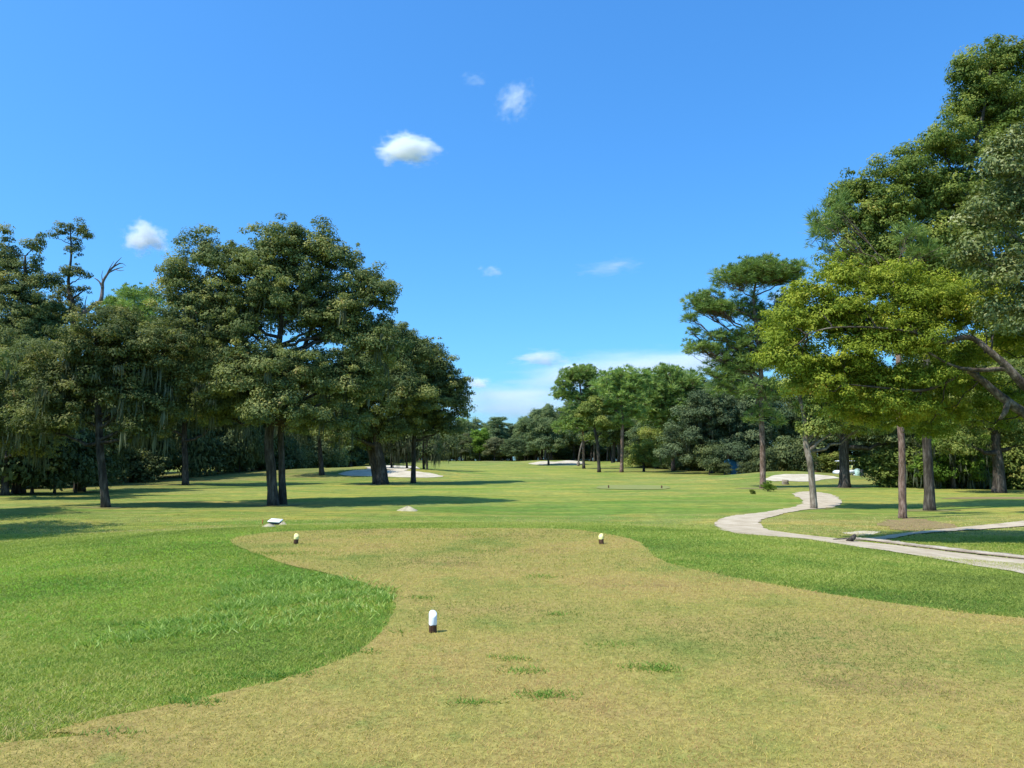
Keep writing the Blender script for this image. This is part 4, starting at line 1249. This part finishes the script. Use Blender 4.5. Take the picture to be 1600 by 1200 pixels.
def small_bush(px, py, rad, mat, label, seed, Y=None):
    r = np.random.default_rng(seed)
    g = gp(px, py); root = empty('bush', g); tag(root, label, 'bush')
    lobes = [(np.array([0, 0, rad * .7]), np.array([rad, rad, rad * .8])), (np.array([rad * .5, 0, rad * .5]), np.array([rad * .7, rad * .7, rad * .5]))]
    C, Rr, D, LI = puffs_for(r, lobes, rad * .35, 1.8, .4)
    trunk_mesh(r, [np.zeros(3), np.array([0, 0, rad * .4]), np.array([.02, 0, rad * .9])], [.03, .025, .015], lobes, C, LI, .015, 2, 6, twig_r=.006).build('stem', M['bark_oak'], root, True)
    V, F, t = needle_tris(r, C, Rr * 1.2, D, 24, .03)
    mesh_np('foliage', V, F, M[mat], {'tint': ('FACE', t)}, parent=root)
small_bush(1200, 768, .42, 'bright', 'small green sapling bush at the foot of the tall open pine', 61)
small_bush(1176, 772, .16, 'green', 'tiny dark sprig in the grass left of the tall open pine', 62)

# blue shed half hidden under the right oaks
sx, sy = at(1150, 741, 104)[:2]
root = empty('shed', (sx, sy, hz(sx, sy) + .2), .1); tag(root, 'small blue shed with a white window under the right hand trees', 'shed')
mb = MB(); mb.box((0, 0, .6), (2.3, 2.4, 2.6), bev=.02); mb.build('wall', M['blue'], root)
mb = MB()
V = np.array([(-1.42, -1.5, 1.86), (1.42, -1.5, 1.86), (1.42, 0, 2.75), (-1.42, 0, 2.75), (-1.42, 1.5, 1.86), (1.42, 1.5, 1.86),
              (-1.42, -1.5, 1.95), (1.42, -1.5, 1.95), (1.42, 0, 2.84), (-1.42, 0, 2.84), (-1.42, 1.5, 1.95), (1.42, 1.5, 1.95)])
mb.add(V, [(6, 7, 8, 9), (9, 8, 11, 10), (1, 0, 3, 2), (2, 3, 4, 5), (0, 1, 7, 6), (5, 4, 10, 11), (1, 2, 8, 7), (2, 5, 11, 8), (3, 0, 6, 9), (4, 3, 9, 10)])
V = np.array([(-1.15, -1.19, 1.86), (-1.15, 1.19, 1.86), (-1.15, 0, 2.6), (1.15, -1.19, 1.86), (1.15, 1.19, 1.86), (1.15, 0, 2.6)])
mb.add(V, None, [(0, 2, 1), (3, 4, 5)])
mb.build('roof', M['roof'], root)
mb = MB()
for (cx, cz, w, h) in [(.1, 1.75, .9, .14), (.1, 1.0, .9, .14), (-.28, 1.375, .14, .61), (.48, 1.375, .14, .61), (.1, 1.375, .62, .05)]:
    mb.box((cx, -1.225, cz), (w, .06, h), bev=.008)
fr_ = mb.build('window', M['white'], root)
mb = MB(); mb.box((.1, -1.208, 1.375), (.7, .02, .64)); mb.build('pane', M['curtain'], fr_)
for (px_, Y_, s_, sz_) in [(1190, 101, .9, 1.0), (1108, 102, 1.0, 1.1), (1131, 100, .5, .45), (1166, 100.5, .55, .5)]:
    plant('bush', 'bush', 330, 'oak_dark', at(px_, 740, Y_)[0], Y_, px_ * .3, s_, sz_, 'dark bush beside the blue shed', 'bush', 'bushes by the shed')

# white golf cart behind the stout oak
cx, cy = at(1321, 741, 92)[:2]
root = empty('golf_cart', (cx, cy, hz(cx, cy)), 0.12); tag(root, 'white golf cart parked in the clearing behind the stout dark oak', 'golf cart')
mb = MB()
prof = [(-1.25, .32), (-1.28, .62), (-1.05, .78), (-.72, .80), (-.60, .50), (.05, .46), (.15, .80), (.55, .84), (1.15, .80), (1.22, .55), (1.18, .30)]
P = np.array(prof); mN = len(P)
V = np.concatenate([np.column_stack([P[:, 0], np.full(mN, -.58), P[:, 1]]), np.column_stack([P[:, 0], np.full(mN, .58), P[:, 1]])])
tri = [(k, (k + 1) % mN, mN + (k + 1) % mN, mN + k) for k in range(mN)]
mb.add(V, tri, [(0, k + 1, k) for k in range(1, mN - 1)] + [(mN, mN + k, mN + k + 1) for k in range(1, mN - 1)])
mb.build('body', M['white'], root)
mb = MB(); mb.box((0, 0, 1.88), (1.9, 1.2, .08), bev=.03); mb.box((0, 0, 1.925), (1.5, .9, .03), bev=.01); mb.build('roof', M['white'], root)
for sx_ in (-.72, .62):
    for sy_ in (-.5, .5):
        mb = MB(); mb.tube([(sx_, sy_, .78), (sx_ * .95, sy_, 1.86)], [.025, .025], 8); mb.build('roof_post', M['dark'], root)
mb = MB(); mb.box((.35, 0, .92), (.55, 1.05, .14), bev=.04); mb.build('seat', M['cream'], root)
mb = MB(); mb.box((.62, 0, 1.2), (.12, 1.05, .42), bev=.04); mb.build('backrest', M['cream'], root)
mb = MB(); mb.tube([(-.62, -.25, .78), (-.35, -.25, 1.08)], [.02, .02], 8)
th = np.linspace(0, 2 * np.pi, 15); mb.tube([(-.35 + .12 * math.cos(a), -.25 + .17 * math.sin(a), 1.08 + .10 * math.cos(a)) for a in th], [.018] * 15, 6); mb.build('steering_wheel', M['black'], root)
for sx_ in (-.82, .78):
    for sy_ in (-.5, .5):
        mb = MB(); mb.tube([(sx_, sy_ - .09, .23), (sx_, sy_ - .06, .23), (sx_, sy_ + .06, .23), (sx_, sy_ + .09, .23)], [.19, .23, .23, .19], 18)
        w = mb.build('wheel', M['black'], root)
        mb = MB(); mb.tube([(sx_, sy_ - .1, .23), (sx_, sy_ + .1, .23)], [.11, .11], 14); mb.build('rim', M['white'], w)

# things in the clearing
def bin_at(px, py, Y, col, w, h, label):
    x, y = at(px, py, Y)[:2]
    root = empty('litter_bin', (x, y, hz(x, y))); tag(root, label, 'bin', 'bins in the clearing')
    mb = MB(); mb.tube([(0, 0, 0), (0, 0, .04), (0, 0, h * .86), (0, 0, h * .87)], [w * .42, w * .44, w * .5, w * .46], 16); mb.build('body', M[col], root, True)
    mb = MB(); mb.tube([(0, 0, h * .872), (0, 0, h * .9), (0, 0, h * .97), (0, 0, h)], [w * .52, w * .54, w * .35, w * .1], 16); mb.build('lid', M[col], root, True)
bin_at(1340, 743, 90, 'palegreen', .62, 1.0, 'pale green bin right of the white cart')
bin_at(1346.5, 743, 90, 'dark', .5, .9, 'dark bin beside the pale green bin')
bx, by = at(1384, 750, 72)[:2]
root = empty('bench', (bx, by, hz(bx, by)), -1.15); tag(root, 'dark bench in the shade at the end of the clearing', 'bench')
mb = MB()
for k in range(3): mb.box((0, -.16 + k * .15, .46), (1.5, .13, .04), bev=.006)
mb.build('seat', M['dark'], root)
mb = MB()
for k in range(3): mb.box((0, .27 + k * .03, .62 + k * .15), (1.5, .04, .12), bev=.006)
mb.build('backrest', M['dark'], root)
for sx_ in (-.6, .6):
    mb = MB(); mb.box((sx_, -.14, .215), (.08, .08, .43)); mb.box((sx_, .20, .215), (.08, .08, .43)); mb.box((sx_, .02, .41), (.06, .3, .04))
    mb.tube([(sx_, .24, .40), (sx_, .36, 1.0)], [.03, .03], 6)
    mb.build('leg', M['dark'], root)
# ------------------------------------------------------------------ grass
def field(P, seed, s):
    r = np.random.default_rng(seed); v = np.zeros(len(P))
    for k in range(10):
        a = r.uniform(0, 6.28); f = s * r.uniform(.5, 2.4)
        v += np.sin((P[:, 0] * math.cos(a) + P[:, 1] * math.sin(a)) * f + r.uniform(0, 6.28)) / (1 + f / s * .5)
    return v / 3.2


def blades(P, h, w, r, lean=.5):
    n = len(P)
    z = hgt(P) + .004
    th = r.uniform(0, 2 * np.pi, n)
    side = np.stack([np.cos(th), np.sin(th), np.zeros(n)], 1) * (w * .5)[:, None]
    ln = r.standard_normal((n, 2)) * lean
    tip = np.column_stack([ln * h[:, None], h * r.uniform(.75, 1.0, n)])
    b = np.column_stack([P, z])
    V = np.empty((n, 3, 3))
    V[:, 0] = b - side; V[:, 1] = b + side; V[:, 2] = b + tip
    return V.reshape(-1, 3), np.arange(n * 3).reshape(n, 3)


def scatter(n, y0, y1, ex, r, half=.78):
    u = r.random(n)
    k = ex + 1
    Y = (y0 ** k + u * (y1 ** k - y0 ** k)) ** (1 / k)
    X = r.uniform(-1, 1, n) * (half * Y + .4)
    return np.stack([X, Y], 1)


gr_ = np.random.default_rng(17)
P = scatter(760000, 3.0, 24, -.55, gr_)
wob_ = np.stack([field(P, 21, 6.0), field(P, 22, 6.0)], 1) * .05 + gr_.standard_normal((len(P), 2)) * .035
ins = inside_poly(P + wob_, TEE)
Pt = P[ins]
ft = field(Pt, 3, 1.1); f2 = field(Pt, 4, 5.0) + .9 * field(Pt, 14, 19.0)
dist = Pt[:, 1]
h = gr_.uniform(.010, .025, len(Pt)) * (1 + dist / 22)
w = gr_.uniform(.003, .0052, len(Pt)) * (1 + dist / 9)
V, F = blades(Pt, h, w, gr_, 1.0)
zt = np.zeros(len(Pt))
for (zx, zy, rx, ry, am) in [(880, 905, 4.5, .9, .30), (1080, 925, 3.0, .8, .2), (1000, 1085, 1.1, .7, .18), (1450, 1150, 1.2, .8, .22), (640, 1010, .8, 1.0, .12), (760, 1060, .7, .7, .14), (900, 1180, .8, .4, .16), (1180, 900, 2, 1, .12),
                             (520, 890, 2.2, 1.3, -.10), (700, 960, 1.2, .6, -.12), (1120, 1000, 1.6, .8, -.16), (800, 1130, .8, .4, -.14), (600, 870, 2, 1, -.08), (820, 838, 2.2, 1.0, -.16), (1350, 1010, 1.5, .8, -.10), (560, 1120, .7, .4, -.08)]:
    zc = flat_hit(zx, zy)
    zt += am * np.exp(-((Pt[:, 0] - zc[0]) / rx) ** 2 - ((Pt[:, 1] - zc[1]) / ry) ** 2)
tint = np.clip(.46 + zt * 1.2 + .24 * ft + .15 * f2 + gr_.standard_normal(len(Pt)) * .22, 0, 1)
o = mesh_np('tee_grass', V, F, M['g_tee'], {'tint': ('FACE', tint)}); tag(o, 'short dry tan mown grass covering the tee', 'grass', kind='stuff')
Pr = np.vstack([P[~ins], scatter(420000, 3.2, 34, -.35, gr_)])
Pr = Pr[~inside_poly(Pr + gr_.standard_normal((len(Pr), 2)) * .03, TEE)]
pth = np.array(gpoly(PATH_PX)); pb = np.array(gpoly(BR_PX))
far = Pr[:, 1] > 16
bad = np.zeros(len(Pr), bool); bad[far] = inside_poly(Pr[far] + gr_.standard_normal((far.sum(), 2)) * .10, catmull(pth, 4)) | inside_poly(Pr[far], catmull(pb, 4))
Pr = Pr[~bad]
Pr = Pr[gr_.random(len(Pr)) > smooth((Pr[:, 1] - 20) / 14)]
fr1 = field(Pr, 5, .7); fr2 = field(Pr, 6, 3.2) + .6 * field(Pr, 16, 14.0)
dist = np.hypot(Pr[:, 0], Pr[:, 1])
h = gr_.uniform(.010, .026, len(Pr)) * (1 + dist / 40) * (1 + .35 * np.clip(fr2, -1, 1))
w = gr_.uniform(.0032, .0062, len(Pr)) * (1 + dist / 9)
V, F = blades(Pr, h, w, gr_, .85)
dry = smooth((Pr[:, 0] - 6) / 4) * smooth((Pr[:, 1] - 22) / 3)
tint = np.clip(.43 - .10 * np.exp(-((Pr[:, 0] - 8) / 6) ** 2 - ((Pr[:, 1] - 14) / 5) ** 2) + .26 * fr1 + .17 * fr2 + gr_.standard_normal(len(Pr)) * .16 + .3 * dry + .34 * smooth((Pr[:, 1] - 16) / 9) + .42 * smooth((6.6 - Pr[:, 1]) / 2.2) * (gr_.random(len(Pr)) < .42), 0, 1)
o = mesh_np('rough_grass', V, F, M['g_rough'], {'tint': ('FACE', tint)}); tag(o, 'green rough grass round the tee', 'grass', kind='stuff')

# broader bladed weeds: a tall band on the left and scattered tufts on the tee
WEED = np.array([flat_hit(*p) for p in [(350, 905), (450, 898), (545, 908), (600, 922), (617, 942), (600, 958), (480, 966), (330, 984), (180, 1000), (90, 1008), (120, 992), (240, 968), (330, 948)]])
lo, hi = WEED.min(0), WEED.max(0)
Pw = np.stack([gr_.uniform(lo[0], hi[0], 60000), gr_.uniform(lo[1], hi[1], 60000)], 1)
Pw = Pw[inside_poly(Pw + gr_.standard_normal(Pw.shape) * .16, WEED)]
fw = field(Pw, 9, 4.5)
Pw = Pw[gr_.random(len(Pw)) < .12 + .65 * smooth((fw + .1) / .5)]
Pw = Pw[:17000]
hs = [gr_.uniform(.03, .085, len(Pw))]; ws = [gr_.uniform(.010, .020, len(Pw))]; ps = [Pw]
for (x, y, rx, ry, n) in [(300, 1100, 38, 7, 260), (1010, 1045, 38, 6, 300), (1035, 1050, 26, 5, 200), (850, 1090, 40, 7, 330), (820, 1052, 30, 5, 180), (800, 1032, 24, 4, 130), (740, 1101, 26, 4, 130), (455, 1056, 36, 5, 260),
                          (400, 1060, 30, 4, 120), (850, 903, 24, 3, 220), (665, 936, 24, 3, 160), (870, 962, 30, 3, 140), (960, 1010, 40, 5, 120), (435, 866, 60, 4, 900), (360, 868, 60, 6, 700), (200, 960, 40, 5, 300), (150, 900, 90, 8, 900),
                          (330, 878, 70, 6, 700), (745, 838, 40, 2.5, 260), (760, 862, 30, 2.5, 160), (620, 990, 20, 5, 60), (180, 1150, 40, 8, 90), (560, 1020, 30, 5, 120)]:
    n = int(n * .75)
    q = [flat_hit(x + a * rx * 1.2, y + b * ry) for a, b in gr_.standard_normal((n, 2)) * .55]
    q = np.array(q); ps.append(q); hs.append(gr_.uniform(.02, .05, n)); ws.append(gr_.uniform(.007, .014, n) * (1 + q[:, 1] / 25))
Pw = np.vstack(ps); hh = np.concatenate(hs); ww = np.concatenate(ws)
V, F = blades(Pw, hh, ww, gr_, .9)
o = mesh_np('weeds', V, F, M['g_weed'], {'tint': ('FACE', gr_.random(len(F)) * np.where(np.arange(len(F)) < len(ps[0]), 1.0, .6))}); tag(o, 'taller broad bladed green weeds in a band left of the tee and in tufts', 'weeds', kind='stuff')
# ------------------------------------------------------------------ light and sky
EL, AZ = R(58), R(27)
sdir = np.array([-math.cos(EL) * math.cos(AZ), -math.cos(EL) * math.sin(AZ), math.sin(EL)])
sun_d = bpy.data.lights.new('sun', 'SUN'); sun_d.energy = 4.4; sun_d.angle = R(.53); sun_d.color = (1.0, .965, .90)
sun = bpy.data.objects.new('sun', sun_d); COL.objects.link(sun)
sun.rotation_euler = Vector(sdir).to_track_quat('Z', 'Y').to_euler()
w = bpy.data.worlds.new('World'); sc.world = w; w.use_nodes = True
nt = w.node_tree; nt.nodes.clear()
out = nt.nodes.new('ShaderNodeOutputWorld'); bg = nt.nodes.new('ShaderNodeBackground'); bg.inputs['Strength'].default_value = .15
sky = nt.nodes.new('ShaderNodeTexSky'); sky.sky_type = 'NISHITA'; sky.sun_disc = False
sky.sun_elevation = EL; sky.sun_rotation = math.atan2(sdir[0], sdir[1])
sky.air_density = 1.0; sky.dust_density = 1.5; sky.ozone_density = 2.0; sky.altitude = 0
SKY_TINT = (.71, 1.42, 2.0)
hs = nt.nodes.new('ShaderNodeHueSaturation'); hs.inputs['Saturation'].default_value = 1.35
gm = nt.nodes.new('ShaderNodeGamma'); gm.inputs['Gamma'].default_value = .75
mx = nt.nodes.new('ShaderNodeMix'); mx.data_type = 'RGBA'; mx.blend_type = 'MULTIPLY'; mx.inputs[0].default_value = 1
mx.inputs[7].default_value = (*SKY_TINT, 1)
nt.links.new(sky.outputs[0], gm.inputs['Color']); nt.links.new(gm.outputs[0], hs.inputs['Color']); nt.links.new(hs.outputs[0], mx.inputs[6]); nt.links.new(mx.outputs[2], bg.inputs['Color']); nt.links.new(bg.outputs[0], out.inputs['Surface'])


def cloud_mat(name, dens, scale, lo, seed):
    m = bpy.data.materials.new(name); m.use_nodes = True
    t = m.node_tree; t.nodes.clear()
    o = t.nodes.new('ShaderNodeOutputMaterial'); v = t.nodes.new('ShaderNodeVolumePrincipled')
    v.inputs['Color'].default_value = (1, 1, 1, 1); v.inputs['Anisotropy'].default_value = .0
    tc = t.nodes.new('ShaderNodeTexCoord')
    mp = t.nodes.new('ShaderNodeVectorMath'); mp.operation = 'ADD'; mp.inputs[1].default_value = (seed * 3.7, seed * 1.3, seed * 2.1)
    t.links.new(tc.outputs['Object'], mp.inputs[0])
    n = t.nodes.new('ShaderNodeTexNoise'); n.inputs['Scale'].default_value = scale; n.inputs['Detail'].default_value = 3; n.inputs['Roughness'].default_value = .5
    t.links.new(mp.outputs[0], n.inputs['Vector'])
    c0 = t.nodes.new('ShaderNodeVectorMath'); c0.operation = 'SUBTRACT'; c0.inputs[1].default_value = (.5, .5, .5); t.links.new(n.outputs['Color'], c0.inputs[0])
    c1 = t.nodes.new('ShaderNodeVectorMath'); c1.operation = 'MULTIPLY_ADD'; c1.inputs[1].default_value = (1.5, 1.5, 1.1); t.links.new(c0.outputs[0], c1.inputs[0]); t.links.new(tc.outputs['Object'], c1.inputs[2])
    ln = t.nodes.new('ShaderNodeVectorMath'); ln.operation = 'LENGTH'; t.links.new(c1.outputs[0], ln.inputs[0])
    n2 = t.nodes.new('ShaderNodeTexNoise'); n2.inputs['Scale'].default_value = scale * 2.6; n2.inputs['Detail'].default_value = 6; n2.inputs['Roughness'].default_value = .65
    t.links.new(mp.outputs[0], n2.inputs['Vector'])
    su = t.nodes.new('ShaderNodeMath'); su.operation = 'MULTIPLY_ADD'; su.inputs[1].default_value = 1.0; t.links.new(n2.outputs['Fac'], su.inputs[0])
    ng = t.nodes.new('ShaderNodeMath'); ng.operation = 'MULTIPLY'; ng.inputs[1].default_value = -1.0; t.links.new(ln.outputs['Value'], ng.inputs[0]); t.links.new(ng.outputs[0], su.inputs[2])
    mr = t.nodes.new('ShaderNodeMapRange'); mr.interpolation_type = 'SMOOTHSTEP'
    mr.inputs['From Min'].default_value = lo - .26; mr.inputs['From Max'].default_value = lo + .36; mr.inputs['To Max'].default_value = dens
    t.links.new(su.outputs[0], mr.inputs['Value'])
    t.links.new(mr.outputs[0], v.inputs['Density'])
    t.links.new(v.outputs[0], o.inputs['Volume'])
    return m


def cloud(px, py, rx, ry, tau, label, seed, scale=1.6, lo=.12, tilt=0.0):
    d = ray(px, py); elev = max(d[2] / d[1], .02)
    Y = min(900 / elev, 7000)
    p = at(px, py, Y); mpp = Y / FPX
    r = np.random.default_rng(seed)
    # a lumpy closed shell of unit size round the vapour
    u, v_ = 20, 12
    V = [(0, 0, -1)]
    for a in range(1, v_):
        for b in range(u):
            th, ph = math.pi * a / v_, 2 * math.pi * b / u
            V.append((math.sin(th) * math.cos(ph), math.sin(th) * math.sin(ph), -math.cos(th)))
    V.append((0, 0, 1)); V = np.array(V) * 1.02
    F3 = [(0, 1 + (b + 1) % u, 1 + b) for b in range(u)]
    F4 = [(1 + (a - 1) * u + b, 1 + (a - 1) * u + (b + 1) % u, 1 + a * u + (b + 1) % u, 1 + a * u + b) for a in range(1, v_ - 1) for b in range(u)]
    k = 1 + (v_ - 2) * u
    F3 += [(k + b, k + (b + 1) % u, len(V) - 1) for b in range(u)]
    sx, sy = rx * mpp, ry * mpp
    o = mesh_np('cloud', V + 0, [np.array(F4), np.array(F3)], cloud_mat('cloud_vapour', tau / (1.2 * sy), scale, lo, seed))
    o.location = p; o.scale = (sx, min(sx, sy * 1.5), sy); o.rotation_euler = (0, tilt, r.uniform(-.3, .3))
    tag(o, label, 'cloud', 'small white clouds')
    return o


cloud(636, 232, 80, 38, 7, 'bright white puffy cloud left of centre in the blue sky', 1)
cloud(804, 158, 56, 40, 1.5, 'ragged wispy cloud above and right of the bright puffy one', 2, 2.4, .16, -.5)
cloud(226, 374, 56, 40, 6, 'white cloud just above the left oaks', 3)
cloud(740, 124, 36, 18, .3, 'barely visible cloud wisp near the top centre', 4, 2.0)
cloud(766, 423, 30, 16, .7, 'faint small cloud over the middle of the fairway', 5)
cloud(955, 418, 80, 24, .6, 'faint thin cloud stretched over the right of the fairway', 6, 2.2, .14, -.1)
cloud(846, 560, 70, 22, 2.6, 'low small cloud with a white top above the far trees', 7)
cloud(900, 583, 44, 26, 4, 'white cloud edge peeking over the umbrella pine', 8)
cloud(742, 598, 40, 18, 3, 'small low cloud beside the slender oak crown', 9)
cloud(815, 634, 240, 50, 1.3, 'long pale cloud bank low over the distant treeline', 10, 1.2, .02)
cloud(1010, 584, 320, 56, 2.0, 'long pale cloud bank behind the right hand pines', 11, 1.2, .02)
cloud(1235, 470, 50, 30, 2.5, 'pale cloud showing through the tall open pine', 12)

vs = sc.view_settings
vs.view_transform = 'Standard'; vs.look = 'None'; vs.exposure = 0.35; vs.gamma = 1; vs.use_curve_mapping = False
cy = sc.cycles
cy.max_bounces = 8; cy.diffuse_bounces = 3; cy.glossy_bounces = 2; cy.transmission_bounces = 4; cy.volume_bounces = 6; cy.transparent_max_bounces = 8
cy.use_denoising = True
cy.use_adaptive_sampling = True
